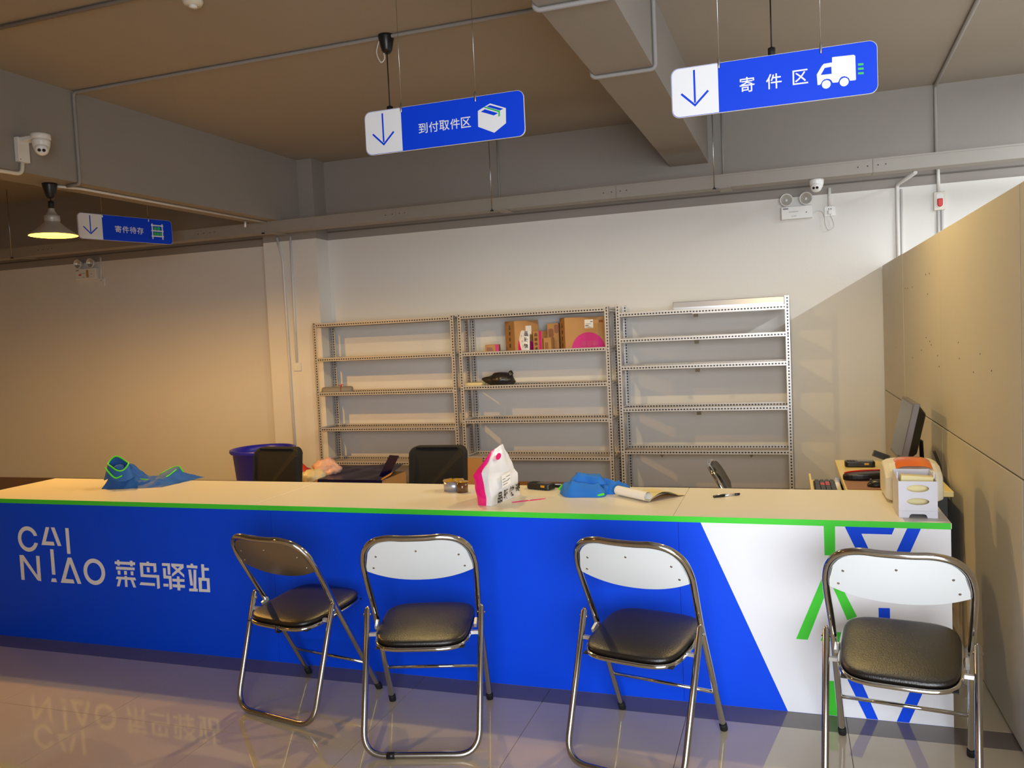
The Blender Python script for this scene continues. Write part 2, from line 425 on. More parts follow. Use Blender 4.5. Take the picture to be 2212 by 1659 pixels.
tag(MB().tube([(-4.60, 6.33, 2.652), (-4.59, 6.31, 2.60)], 0.010, 10).build('conduit', 'white_plastic'), 'short white pipe stub hanging under the deep beam by the pillar', 'pipe')

# ------------------------------------------------------------------ cable tray on rods
TY, TYB, TZ0, TZ1 = 6.50, 6.64, 2.562, 2.660
t = thing('cable_tray', 'beige metal cable tray hung along the top of the back wall', 'cable tray', (-2.3, 6.57, 2.562))
xs = [X0 + 0.02, -7.15, -5.16, -3.18, -1.246, 0.627, 2.6, X1 - 0.02]
segs = []
for a, b in zip(xs[:-1], xs[1:]):
    sg = MB().box(a + 0.001, b - 0.001, TY, TYB, TZ0, TZ1 - 0.012).box(a + 0.001, b - 0.001, TY - 0.003, TYB + 0.003, TZ1 - 0.012, TZ1).build('tray_segment', 'tray_paint', t); segs.append(sg)
for x, sg in zip(xs[1:-1], segs):
    for dx in (-0.10, -0.035, 0.035, 0.085):
        MB().lathe([(0.0001, TY - 0.003), (0.0045, TY - 0.003), (0.0045, TY + 0.002)], (x + dx, 0, 2.612 + dx * 0.02), 8, axis='Y').build('screw', 'joint_dark', sg)
for x in (-7.6, -4.53, -2.29, -0.486, 1.9):
    if x != -4.53: MB().tube([(x, TY - 0.012, ZC), (x, TY - 0.012, 2.55)], 0.004, 6).build('hanger_rod', 'steel', t)
    MB().box(x - 0.012, x + 0.012, TY - 0.02, TY - 0.004, 2.551, 2.561).build('nut', 'matte_black', t)
    MB().hexa([(x + 0.03, TY - 0.01, 2.556), (x + 0.12, TY - 0.01, 2.556), (x + 0.12, TYB + 0.05, 2.556), (x + 0.03, TYB + 0.05, 2.556)],
              [(x + 0.03, TY - 0.01, 2.5615), (x + 0.12, TY - 0.01, 2.5615), (x + 0.12, TYB + 0.05, 2.5615), (x + 0.03, TYB + 0.05, 2.5615)]).build('bracket', 'tray_paint', t)

# ------------------------------------------------------------------ hanging signs
SW, SH, SWH = 0.792, 0.20, 0.19
TRUCK = [[(0.6288,0.1576),(0.6336,0.1584),(0.7082,0.1558),(0.7136,0.1511),(0.7143,0.0597),(0.7106,0.0575),(0.6923,0.0581),(0.6888,0.0679),(0.6816,0.0748),(0.6725,0.0784),(0.6626,0.0775),(0.6558,0.0718),(0.6489,0.058),(0.6289,0.0592),(0.6243,0.0696),(0.617,0.0754),(0.6077,0.0778),(0.5976,0.0761),(0.5907,0.0704),(0.583,0.0578),(0.5728,0.058),(0.5708,0.0996),(0.5902,0.1301),(0.5978,0.1372),(0.6284,0.1382)],[(0.5857,0.0955),(0.6012,0.1207),(0.6254,0.1218),(0.6259,0.0944)],[(0.7228,0.1204),(0.7421,0.1191),(0.7426,0.1109),(0.7226,0.1119)],[(0.7225,0.1038),(0.7424,0.1024),(0.743,0.0939),(0.7223,0.0953)],[(0.7221,0.0861),(0.7428,0.0846),(0.743,0.0765),(0.722,0.078)]]
BOXI = [[(0.5741,0.1355),(0.6345,0.1612),(0.7082,0.1308),(0.7057,0.0645),(0.648,0.0292),(0.5721,0.0647)],[(0.6169,0.1486),(0.6333,0.1539),(0.6962,0.1294),(0.68,0.1241)],[(0.5884,0.13),(0.6083,0.1386),(0.6698,0.1135),(0.6502,0.1056)],[(0.6031,0.1467),(0.6113,0.1494),(0.6799,0.1226),(0.6788,0.0998),(0.6714,0.097),(0.6724,0.1176)]]
def sign(loc, rz, label, icon, chars, wires):
    t = thing('hanging_sign', label, 'sign', loc, rz, 'hanging direction signs')
    P = lambda u, v, d=0.0: Vector((u, -d, v))
    out = rrect(0, SW, 0, SH, 0.03)
    MB().prism(out, P, -0.005, 0.004).build('board', 'sign_blue', t, False)
    wp = [(SWH, 0.0015), (SWH, SH - 0.0015)] + [(0.0015 + u * (1 - 0.003 / SW), 0.0015 + v * (1 - 0.003 / SH)) for u, v in rrect(0, SW, 0, SH, 0.03) if u < 0.1]
    MB().prism(wp, P, 0.004, 0.0052).build('white_field', 'sign_white', t, False)
    MB().ring(rrect(-0.0015, SW + 0.0015, -0.0015, SH + 0.0015, 0.031), rrect(0, SW, 0, SH, 0.03), P, -0.005, 0.0035).build('edge_band', 'pvc', t, False)
    ar = MB(); ar.prism([(0.090, 0.052), (0.098, 0.052), (0.098, 0.186), (0.090, 0.186)], P, 0.0052, 0.0058)
    ar.prism([(0.094, 0.036), (0.0995, 0.042), (0.042, 0.098), (0.036, 0.092)], P, 0.0053, 0.0059)
    ar.prism([(0.094, 0.036), (0.152, 0.092), (0.146, 0.098), (0.0885, 0.042)], P, 0.0054, 0.0060)
    ar.build('arrow', 'sign_blue', t, False)
    for ch, u, v, sz in chars: text_mb(ch, sz, frame_at((u, -0.0046, v), (1, 0, 0), (0, 0, 1), (0, -1, 0)), 0.0, 0.008).build('character', 'sign_white', t, False, fixn=False)
    if icon == 'truck':
        b = MB().prism(TRUCK[0], P, 0.004, 0.0046)
        for cx in (0.6053, 0.6713): b.prism(ell(cx, 0.0562, 0.0165, 0.0165), P, 0.004, 0.0047)
        sy = b.build('truck_symbol', 'sign_white', t, False)
        MB().prism(TRUCK[1], P, 0.0046, 0.0050).build('truck_window', 'sign_blue', sy, False)
        for k in (2, 3, 4): MB().prism(TRUCK[k], P, 0.004, 0.0046).build('speed_stripe', 'sign_green', t, False)
    elif icon == 'box':
        sy = MB().prism(BOXI[0], P, 0.004, 0.0046).build('parcel_symbol', 'sign_white', t, False)
        MB().prism(BOXI[1], P, 0.0046, 0.0050).prism(BOXI[2], P, 0.0046, 0.0050).build('parcel_top', 'sign_blue', sy, False)
        MB().prism(BOXI[3], P, 0.0050, 0.0054).build('parcel_ribbon', 'sign_green', sy, False)
    else:
        b = MB()
        for x in (0.61, 0.70): b.prism([(x, 0.035), (x + 0.01, 0.035), (x + 0.01, 0.165), (x, 0.165)], P, 0.004, 0.0046)
        for z in (0.055, 0.10, 0.145): b.prism([(0.605, z), (0.715, z), (0.715, z + 0.01), (0.605, z + 0.01)], P, 0.0041, 0.0047)
        b.build('shelf_symbol', 'sign_white', t, False)
        for (a, c, z) in ((0.628, 0.655, 0.112), (0.66, 0.685, 0.112), (0.628, 0.648, 0.067), (0.652, 0.672, 0.067), (0.676, 0.696, 0.067)):
            MB().prism([(a, z), (c, z), (c, z + 0.026), (a, z + 0.026)], P, 0.004, 0.0046).build('stored_parcel_symbol', 'sign_green', t, False)
    top = ZC - loc[2]
    for u in wires:
        hw = MB().tube([(u, 0, SH), (u, 0, top)], 0.0012, 6).build('hanging_wire', 'steel', t, False)
        MB().lathe([(0.003, SH + 0.022), (0.0055, SH + 0.01), (0.0055, SH - 0.012), (0.004, SH - 0.022)], (u, -0.006, 0), 10).build('wire_clamp', 'steel', hw, False)
    return t
sign((-0.427, 3.55, 2.386), 0, 'blue hanging sign with white truck symbol above the counter', 'truck',
     [('寄', 0.304, 0.098, 0.061), ('件', 0.408, 0.0965, 0.060), ('区', 0.509, 0.099, 0.057)], (0.195, 0.588))
sign((-1.871, 3.55, 2.394), 0, 'blue hanging sign with white parcel box symbol above the counter', 'box',
     [(c, 0.2995 + 0.0535 * k, 0.0925, 0.047) for k, c in enumerate('到付取件区')], (0.193, 0.565))
sign((-5.225, 5.065, 2.427), math.atan2(0.62, 0.20), 'blue hanging sign with green and white shelf symbol in the far left bay', 'shelf',
     [(c, 0.320 + 0.0625 * k, 0.095, 0.056) for k, c in enumerate('寄件待存')], (0.195, 0.585))

# ------------------------------------------------------------------ pendant lamps
def pendant(x, y, ztop, zrim, label, watt=None, col=None):
    t = thing('pendant_lamp', label, 'lamp', (x, y, zrim), 0, 'metal shaded pendant lamps')
    h = ztop - zrim
    MB().lathe([(0.0001, h), (0.046, h), (0.046, h - 0.012), (0.030, h - 0.085), (0.020, h - 0.10), (0.0001, h - 0.10)], seg=24).build('ceiling_cup', 'black_plastic', t, False)
    MB().tube([(0, 0, h - 0.09), (0, 0, 0.20)], 0.0035, 8).build('cord', 'matte_black', t, False)
    MB().lathe([(0.006, 0.232), (0.018, 0.226), (0.018, 0.178), (0.0001, 0.178)], seg=18).build('lamp_holder', 'matte_black', t, False)
    MB().lathe([(0.018, 0.180), (0.020, 0.165), (0.034, 0.138), (0.046, 0.132), (0.048, 0.128), (0.048, 0.098), (0.044, 0.094), (0.046, 0.090), (0.075, 0.062), (0.115, 0.030), (0.145, 0.006), (0.148, 0.0)], seg=40).build('lamp_shade', 'shade_out', t, False)
    MB().lathe([(0.1465, 0.0005), (0.143, 0.0065), (0.113, 0.030), (0.073, 0.061), (0.044, 0.088), (0.040, 0.125), (0.0001, 0.127)], seg=40).build('shade_lining', 'shade_in', t, False)
    MB().lathe([(0.014, 0.125), (0.014, 0.11), (0.026, 0.088), (0.028, 0.078), (0.020, 0.064), (0.0001, 0.059)], seg=20).build('bulb', 'bulb', t, False)
    d = bpy.data.lights.new('bulb_light', 'POINT'); d.energy = watt or BULB_W; d.color = col or WARM; d.shadow_soft_size = 0.028
    o = bpy.data.objects.new('bulb_light', d); COL.objects.link(o); o.parent = t; o.location = (0, 0, 0.040)
    return t
pendant(-4.62, 4.27, 2.66, 2.315, 'lit metal pendant lamp hanging on a short cord under the deep beam', 140)
p2 = pendant(-2.13, 4.35, ZC, 2.63, 'pendant lamp on a black cord behind the parcel box sign', BULB_W, MILD)
pendant(-0.03, 4.35, ZC, 2.64, 'pendant lamp on a black cord behind the truck sign', BULB_W, MILD)
pendant(-7.1, 4.3, ZC, 2.40, 'pendant lamp hanging further left outside the picture', 24)
pendant(-4.4, 0.6, ZC, 2.45, 'pendant lamp hanging on the visitors side outside the picture', 26)
MB().tube(catmull([(-2.17, 4.345, ZC - 0.02), (-2.19, 4.34, ZC - 0.09), (-2.165, 4.335, ZC - 0.15), (-2.142, 4.34, ZC - 0.135), (-2.145, 4.342, ZC - 0.10)]), 0.0035, 6).build('cable_loop', 'pvc', p2)
# LED batten in the bay beyond the partition
t = thing('led_batten', 'white LED batten on the ceiling beyond the partition', 'lamp', (2.95, 5.0, 3.2))
MB().box(2.92, 2.98, 4.0, 6.0, 3.215, ZC).build('housing', 'white_plastic', t)
MB().tube([(2.95, 4.02, 3.2), (2.95, 5.98, 3.2)], 0.014, 12).build('tube', 'tube_glow', t)
a = area('batten_light', (0, 0, -0.02), (0, 0, 0), 0.03, 1.9, TUBE_W, DAY); a.parent = t
# small fitting at the top edge, likely a downlight, built as a plain disc
t = thing('ceiling_fitting', 'small cream ceiling fitting cut by the top edge of the picture', 'ceiling fitting', (-2.77, 3.50, ZC))
MB().lathe([(0.0001, -0.0005), (0.05, -0.0005), (0.05, -0.015), (0.042, -0.03), (0.0001, -0.034)], seg=24).build('base', 'ivory_plastic', t, False)
MB().lathe([(0.02, -0.033), (0.02, -0.042), (0.0001, -0.044)], seg=16).build('fitting_stub', 'white_plastic', t, False)

# ------------------------------------------------------------------ cctv cameras
def turret(t, c, aim, r, world=True):
    c = Vector(c)
    MB().lathe([(0.0001, 0.0), (r, 0.0), (r, -r * 0.25), (r * 0.93, -r * 0.7), (r * 0.80, -r * 1.1), (r * 0.5, -r * 1.5), (0.0001, -r * 1.62)], c, 28).build('dome_body', 'white_plastic', t)
    aim = Vector(aim).normalized(); ctr = c + Vector((0, 0, -r * 0.98))
    u = aim.cross(Vector((0, 0, 1))).normalized(); v = u.cross(aim)
    pl = lambda p: ctr + u * p[0] + v * p[1] + aim * p[2]
    vs = []; n = 24; prof = [(0.78, 0.30), (0.74, 0.55), (0.62, 0.82), (0.52, 0.92), (0.0001, 0.93)]
    for rr, d in prof:
        for k in range(n): vs.append(pl((rr * r * math.cos(2 * PI * k / n), rr * r * math.sin(2 * PI * k / n), d * r)))
    fs = [(i * n + k, i * n + (k + 1) % n, (i + 1) * n + (k + 1) % n, (i + 1) * n + k) for i in range(len(prof) - 1) for k in range(n)]
    MB().add(vs, fs, 0, True).build('eyeball', 'white_plastic', t)
    for s in (-1, 1):
        mb = MB()
        vs = [pl((s * 0.24 * r + 0.19 * r * math.cos(2 * PI * k / 16), 0.19 * r * math.sin(2 * PI * k / 16), d * r)) for d in (0.9, 0.945) for k in range(16)]
        mb.add(vs, [tuple(range(16, 32))] + [(k, (k + 1) % 16, 16 + (k + 1) % 16, 16 + k) for k in range(16)])
        mb.build('lens', 'lens' if s < 0 else 'matte_black', t)
t = thing('security_camera', 'white dome security camera hanging under the cable tray at right', 'security camera', (0.247, 6.56, TZ0))
turret(t, (0.247, 6.56, TZ0 - 0.0005), (-0.25, -1, -0.35), 0.052)
t = thing('security_camera', 'white dome security camera on a wall bracket at the deep beam', 'security camera', (-4.44, 3.93, 2.78))
bx = xb(3.93)
MB().box(bx + 0.0005, bx + 0.035, 3.885, 3.965, 2.715, 2.865).build('wall_plate', 'white_plastic', t, bevel=0.004)
MB().hexa([(bx + 0.03, 3.895, 2.835), (bx + 0.17, 3.895, 2.835), (bx + 0.17, 3.955, 2.835), (bx + 0.03, 3.955, 2.835)], [(bx + 0.03, 3.895, 2.862), (bx + 0.17, 3.895, 2.862), (bx + 0.17, 3.955, 2.862), (bx + 0.03, 3.955, 2.862)]).build('arm', 'white_plastic', t, bevel=0.004)
MB().lathe([(0.0001, 2.868), (0.052, 2.868), (0.056, 2.862), (0.056, 2.838), (0.052, 2.834), (0.0001, 2.834)], (bx + 0.175, 3.925, 0), 28).build('mount_ring', 'white_plastic', t)
turret(t, (bx + 0.175, 3.925, 2.834), (0.72, -0.68, -0.45), 0.052)
MB().lathe([(0.0001, bx + 0.036), (0.003, bx + 0.036), (0.003, bx + 0.034)], (0, 3.895, 2.728), 8, axis='X').build('screw', 'matte_black', t)
MB().tube(round_path([(bx + 0.02, 3.92, 2.718), (bx + 0.02, 3.91, 2.64), (bx - 0.03, 3.70, 2.645), (bx - 0.09, 3.2, 2.645)], 0.05), 0.012, 10).build('cable_pipe', 'ivory_plastic', t)

# ------------------------------------------------------------------ emergency lights, sockets, alarm
def emergency(x0, x1, z0, z1, label):
    w_ = x1 - x0
    t = thing('emergency_light', label, 'emergency light', ((x0 + x1) / 2, YW, (z0 + z1) / 2), 0, 'twin head emergency lights')
    MB().box(x0, x1, YW - 0.055, YW - 0.0005, z0, z1).build('battery_box', 'white_plastic', t, bevel=0.006)
    for fx in (0.18, 0.80):
        c = (x0 + w_ * fx, 0, z1 + 0.052)
        lh = MB().lathe([(0.030, YW - 0.012), (0.046, YW - 0.045), (0.050, YW - 0.06), (0.050, YW - 0.068), (0.044, YW - 0.068), (0.042, YW - 0.06)], c, 28, axis='Y').lathe([(0.0001, YW - 0.012), (0.030, YW - 0.012)], c, 28, axis='Y').build('lamp_head', 'white_plastic', t)
        MB().lathe([(0.044, YW - 0.064), (0.034, YW - 0.05), (0.014, YW - 0.03), (0.0001, YW - 0.028)], c, 28, axis='Y').build('reflector', 'reflector', lh)
        MB().lathe([(0.0001, YW - 0.052), (0.010, YW - 0.050), (0.010, YW - 0.03)], c, 14, axis='Y').build('lamp', 'sign_white', lh)
        MB().tube([(x0 + w_ * fx, YW - 0.03, z1 - 0.002), (x0 + w_ * fx, YW - 0.03, z1 + 0.02)], 0.008, 8).build('swivel', 'white_plastic', lh)
    F = frame_at((x0, YW - 0.0552, z0), (1, 0, 0), (0, 0, 1), (0, -1, 0)); H = z1 - z0
    MB().prism([(0.015, H - 0.022), (0.055, H - 0.022), (0.055, H - 0.012), (0.015, H - 0.012)], F, 0, 0.0006).build('name_plate', 'grey_ink', t)
    mb = MB(); text_mb('消防应急照明灯', 0.010, frame_at((x0 + w_ * 0.40, YW - 0.0556, z0 + H * 0.56), (1, 0, 0), (0, 0, 1), (0, -1, 0)), 0, 0, mb)
    text_mb('应急照明', 0.009, frame_at((x0 + w_ * 0.40, YW - 0.0556, z0 + H * 0.22), (1, 0, 0), (0, 0, 1), (0, -1, 0)), 0, 0, mb)
    mb.build('print', 'grey_ink', t, fixn=False)
    MB().lathe([(0.0001, YW - 0.057), (0.004, YW - 0.057), (0.004, YW - 0.054)], (x0 + w_ * 0.8, 0, z0 + H * 0.45), 10, axis='Y').build('test_button', 'matte_black', t)
    return t
e1 = emergency(-0.009, 0.228, 2.336, 2.437, 'twin head emergency light on the white wall above the right rack')
MB().tube(catmull([(0.23, YW - 0.03, 2.372), (0.262, YW - 0.03, 2.386), (0.30, YW - 0.03, 2.378), (0.318, YW - 0.03, 2.345), (0.322, YW - 0.03, 2.28), (0.338, YW - 0.028, 2.237), (0.362, YW - 0.026, 2.233), (0.385, YW - 0.026, 2.255), (0.380, YW - 0.028, 2.30), (0.362, YW - 0.03, 2.345), (0.358, YW - 0.03, 2.365)]), 0.0032, 8).build('power_cord', 'pvc', e1)
MB().box(0.343, 0.373, YW - 0.045, YW - 0.016, 2.352, 2.385).build('plug', 'white_plastic', e1, bevel=0.004)
e2 = emergency(-7.287, -7.005, 2.33, 2.448, 'dim twin head emergency light on the wall at far left')
F = frame_at((-7.287, YW - 0.0553, 2.33), (1, 0, 0), (0, 0, 1), (0, -1, 0))
MB().prism([(0.05, 0.045), (0.085, 0.045), (0.085, 0.06), (0.05, 0.06)], F, 0, 0.0006).build('red_print', 'red', e2)
MB().prism([(0.155, 0.02), (0.185, 0.02), (0.185, 0.10), (0.155, 0.10)], F, 0, 0.0006).build('label_strip', 'cardboard', e2)
def socket(x, z, label, holes=True, y=YW, s=0.041):
    t = thing('wall_socket', label, 'socket', (x, y, z))
    MB().box(x - s, x + s, y - 0.016, y - 0.0005, z - s * 0.95, z + s * 0.95).build('face_plate', 'white_plastic', t, bevel=0.003)
    if holes:
        for dx in (-0.008, 0.008): MB().box(x + dx - 0.003, x + dx + 0.003, y - 0.0168, y - 0.0155, z + 0.014, z + 0.022).build('slot', 'matte_black', t)
    else:
        MB().box(x - s * 0.6, x + s * 0.6, y - 0.019, y - 0.0155, z - s * 0.6, z + s * 0.6).build('cover', 'white_plastic', t, bevel=0.002)
socket(0.357, 2.378, 'white wall socket with a plugged cord beside the right emergency light')
socket(-6.975, 2.29, 'small wall socket below the far left emergency light')
socket(-4.462, 1.307, 'small white junction box on the pillar beside the left rack', False, 6.816)
t = thing('fire_alarm', 'white wall box with a red alarm lamp above the partition', 'alarm', (1.136, YW, 2.383))
MB().box(1.096, 1.176, YW - 0.03, YW - 0.0005, 2.313, 2.452).build('box', 'ivory_plastic', t, bevel=0.005)
MB().prism(rrect(1.112, 1.160, 2.33, 2.44, 0.022), lambda u, v, d=0: Vector((u, YW - 0.03 - d, v)), -0.001, 0.006).build('lamp_bezel', 'white_plastic', t)
MB().prism([(1.117, 2.398), (1.155, 2.398)] + [(1.136 + 0.019 * math.cos(a), 2.358 - 0.022 * math.sin(a)) for a in [PI * k / 12 for k in range(13)]], lambda u, v, d=0: Vector((u, YW - 0.036 - d, v)), -0.001, 0.016).build('red_lens', 'red', t, bevel=0.006, bseg=3)

# ------------------------------------------------------------------ slotted steel racks
RY0, RY1 = 6.65, 6.985
def flange(mb, p0, p1, across, thick):
    """thin plate from p0 to p1, 36 mm wide along 'across'; uv in metres"""
    p0, p1, across, thick = Vector(p0), Vector(p1), Vector(across).normalized() * 0.036, Vector(thick).normalized() * 0.0022
    L_ = (p1 - p0).length
    P = [p0, p1, p1 + across, p0 + across]; Q = [p + thick for p in P]
    uv = [(0, 0), (L_, 0), (L_, 0.036), (0, 0.036)]; e = [(0, 0)] * 4
    mb.add(P + Q, [(0, 1, 2, 3), (7, 6, 5, 4), (0, 1, 5, 4), (1, 2, 6, 5), (2, 3, 7, 6), (3, 0, 4, 7)], 0, False, [uv, uv[::-1], e, e, e, e])
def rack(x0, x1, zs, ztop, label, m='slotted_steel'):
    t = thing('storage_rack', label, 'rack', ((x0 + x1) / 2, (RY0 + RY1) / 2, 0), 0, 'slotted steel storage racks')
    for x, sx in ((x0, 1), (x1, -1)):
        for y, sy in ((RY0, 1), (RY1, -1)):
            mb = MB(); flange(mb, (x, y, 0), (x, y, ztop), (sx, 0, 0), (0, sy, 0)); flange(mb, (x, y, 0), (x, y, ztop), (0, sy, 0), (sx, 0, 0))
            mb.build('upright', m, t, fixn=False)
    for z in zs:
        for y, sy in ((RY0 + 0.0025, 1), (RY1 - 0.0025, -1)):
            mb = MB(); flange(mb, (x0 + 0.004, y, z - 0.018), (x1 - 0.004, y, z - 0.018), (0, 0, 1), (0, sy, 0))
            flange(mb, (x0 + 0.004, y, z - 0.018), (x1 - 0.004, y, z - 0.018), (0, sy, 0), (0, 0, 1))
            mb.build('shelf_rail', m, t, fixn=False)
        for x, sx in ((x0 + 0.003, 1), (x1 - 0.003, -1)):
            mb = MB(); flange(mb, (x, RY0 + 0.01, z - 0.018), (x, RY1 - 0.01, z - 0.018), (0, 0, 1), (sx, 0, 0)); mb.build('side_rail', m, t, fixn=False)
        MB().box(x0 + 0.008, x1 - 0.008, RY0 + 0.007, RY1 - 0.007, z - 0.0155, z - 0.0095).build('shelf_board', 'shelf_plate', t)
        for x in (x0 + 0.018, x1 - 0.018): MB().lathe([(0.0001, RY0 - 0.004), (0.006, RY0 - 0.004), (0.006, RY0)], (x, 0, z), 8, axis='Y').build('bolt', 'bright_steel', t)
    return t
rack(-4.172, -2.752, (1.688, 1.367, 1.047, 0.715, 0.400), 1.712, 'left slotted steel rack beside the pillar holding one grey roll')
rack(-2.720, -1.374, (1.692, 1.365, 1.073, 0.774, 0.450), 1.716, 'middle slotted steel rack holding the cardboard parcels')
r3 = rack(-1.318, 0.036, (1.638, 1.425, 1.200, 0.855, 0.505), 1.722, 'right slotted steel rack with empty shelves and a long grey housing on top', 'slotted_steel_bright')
for z in (1.638, 1.425, 1.200, 0.855):
    MB().hexa([(-0.690, RY0 + 0.002, z - 0.046), (-0.655, RY0 + 0.002, z - 0.046), (-0.655, RY0 + 0.005, z - 0.046), (-0.690, RY0 + 0.005, z - 0.046)],
              [(-0.690, RY0 + 0.002, z - 0.018), (-0.655, RY0 + 0.002, z - 0.018), (-0.655, RY0 + 0.005, z - 0.018), (-0.690, RY0 + 0.005, z - 0.018)]).build('splice_tab', 'backing_dark', r3)
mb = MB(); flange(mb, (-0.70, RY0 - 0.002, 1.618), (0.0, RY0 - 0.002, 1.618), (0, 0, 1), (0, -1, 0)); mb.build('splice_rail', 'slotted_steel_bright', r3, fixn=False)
for x in (-0.98, -0.28): MB().hexa([(x, RY0 + 0.002, 0.465), (x + 0.004, RY0 + 0.002, 0.465), (x + 0.004, RY0 + 0.005, 0.465), (x, RY0 + 0.005, 0.465)], [(x - 0.015, RY0 + 0.002, 0.487), (x + 0.015, RY0 + 0.002, 0.487), (x + 0.015, RY0 + 0.005, 0.487), (x - 0.015, RY0 + 0.005, 0.487)]).build('splice_tab', 'backing_dark', r3)

# things on the racks
t = thing('lamp_housing', 'long grey metal housing lying on top of the right rack', 'housing', (-0.43, 6.80, 1.6295))
MB().hexa([(-0.866, 6.76, 1.6295), (-0.004, 6.76, 1.6295), (-0.004, 6.90, 1.6295), (-0.866, 6.90, 1.6295)], [(-0.866, 6.775, 1.722), (-0.004, 6.775, 1.722), (-0.004, 6.88, 1.722), (-0.866, 6.88, 1.722)]).build('body', 'alu', t, bevel=0.004)
MB().box(-0.86, -0.01, 6.74, 6.76, 1.6295, 1.676).build('front_lip', 'bright_steel', t)
def carton(name, label, c, hx, hy, z0, h, rz, parts=None):
    t = thing(name, label, 'box', (c[0], c[1], z0), rz, 'cardboard parcels on the middle rack')
    MB().box(-hx, hx, -hy, hy, 0, h).build('carton', 'cardboard', t, False, bevel=0.003)
    MB().box(-hx * 0.98, hx * 0.98, -0.02, 0.02, h - 0.001, h + 0.0008).build('packing_tape', 'kraft_tape', t, False)
    return t
def face(hx, hy, side):
    # drawing frame on a carton's side: origin at bottom centre, u to the viewer's right, v up
    return {'front': frame_at((0, -hy - 0.0008, 0), (1, 0, 0), (0, 0, 1), (0, -1, 0)), 'left': frame_at((-hx - 0.0008, 0, 0), (0, -1, 0), (0, 0, 1), (-1, 0, 0)),
            'right': frame_at((hx + 0.0008, 0, 0), (0, 1, 0), (0, 0, 1), (1, 0, 0))}[side]
def vtext(t, s, F, u, v0, dv, size, m='ink'):
    mb = MB()
    for k, ch in enumerate(s): text_mb(ch, size, lambda a, b, d, k=k: F(u + a, v0 - k * dv + b, d), 0.0003, 0.01, mb)
    mb.build('print', m, t, False, fixn=False)
ZS2 = 1.3555
c1 = carton('cardboard_box', 'small taped cardboard box at the left end of the parcel shelf', (-2.445, 6.78), 0.06, 0.08, ZS2, 0.085, 0.25)
F = face(0.06, 0.08, 'front'); MB().prism([(0.03, 0.0), (0.06, 0.0), (0.06, 0.085), (0.03, 0.085)], F, 0, 0.0005).build('pink_band', 'magenta', c1, False)
MB().prism([(-0.05, 0.03), (0.01, 0.03), (0.0, 0.06), (-0.045, 0.065)], F, 0, 0.0004).build('stain_print', 'kraft_tape', c1, False)
c2 = carton('cardboard_box', 'tall cardboard box turned cornerwise with vertical lettering', (-2.185, 6.822), 0.115, 0.10, ZS2, 0.28, 0.75)
vtext(c2, '品骏快递', face(0.115, 0.10, 'left'), 0.0, 0.225, 0.052, 0.036)
F = face(0.115, 0.10, 'front')
MB().prism([(-0.01, 0.16), (0.045, 0.16), (0.045, 0.235), (-0.01, 0.235)], F, 0, 0.0006).build('label_sticker', 'paper', c2, False)
MB().prism(ell(0.0, 0.0, 0.095, 0.11, 20, 0, PI, True), F, 0, 0.0005).build('magenta_disc', 'magenta', c2, False)
c3 = carton('cardboard_box', 'narrow cardboard box with a pink stripe behind the poly mailer', (-1.995, 6.735), 0.042, 0.055, ZS2, 0.185, -0.12)
F = face(0.045, 0.06, 'front'); vtext(c3, '品骏快递', F, -0.012, 0.155, 0.04, 0.028)
MB().prism([(0.016, 0), (0.04, 0), (0.04, 0.185), (0.016, 0.185)], F, 0, 0.0005).build('pink_band', 'magenta', c3, False)
c4 = carton('cardboard_box', 'cardboard box with brown tape patches next to the big parcel', (-1.905, 6.86), 0.05, 0.06, ZS2, 0.245, 0.15)
F = face(0.05, 0.06, 'front')
MB().prism(rrect(-0.04, 0.005, 0.13, 0.20, 0.015), F, 0, 0.0005).build('tape_patch', 'kraft_tape', c4, False)
MB().prism(rrect(0.012, 0.048, 0.16, 0.235, 0.012), F, 0, 0.0005).build('tape_patch', 'kraft_tape', c4, False)
c5 = carton('cardboard_box', 'smallest cardboard box standing in front of the taped box', (-1.912, 6.715), 0.034, 0.045, ZS2, 0.125, -0.08)
F = face(0.034, 0.045, 'front'); MB().prism([(-0.02, 0.03), (0.01, 0.03), (0.01, 0.085), (-0.02, 0.085)], F, 0, 0.0004).build('faint_label', 'cardboard_dark', c5, False)
c6 = carton('cardboard_box', 'large cardboard box with a magenta half disc at the right end', (-1.640, 6.824), 0.178, 0.088, ZS2, 0.285, 0.5)
F = face(0.178, 0.088, 'front')
MB().prism(ell(0.022, 0.0, 0.148, 0.155, 28, 0, PI, True), F, 0, 0.0005).build('magenta_disc', 'magenta', c6, False)
mb = MB(); text_mb('唯品会', 0.045, lambda a, b, d: F(0.03 - a, 0.06 - b, d), 0.0009, 0.012, mb); mb.build('print', 'faded_print', c6, False, fixn=False)
MB().prism([(-0.005, 0.19), (0.07, 0.19), (0.07, 0.262), (-0.005, 0.262)], F, 0, 0.0006).build('label_sticker', 'paper', c6, False)
mb = MB()
for (a, b, c, d) in ((0.0, 0.030, 0.208, 0.214), (0.0, 0.045, 0.198, 0.201), (0.045, 0.066, 0.24, 0.246), (0.005, 0.05, 0.223, 0.226), (0.02, 0.066, 0.194, 0.196)): mb.prism([(a, c), (b, c), (b, d), (a, d)], F, 0.0007, 0.0009)
mb.build('label_print', 'ink', c6, False)
MB().prism([(0.12, 0.235), (0.155, 0.235), (0.155, 0.255), (0.12, 0.255)], F, 0, 0.0006).build('brown_mark', 'kraft_tape', c6, False)
vtext(c6, '品骏快递', face(0.178, 0.088, 'left'), 0.0, 0.22, 0.055, 0.036)
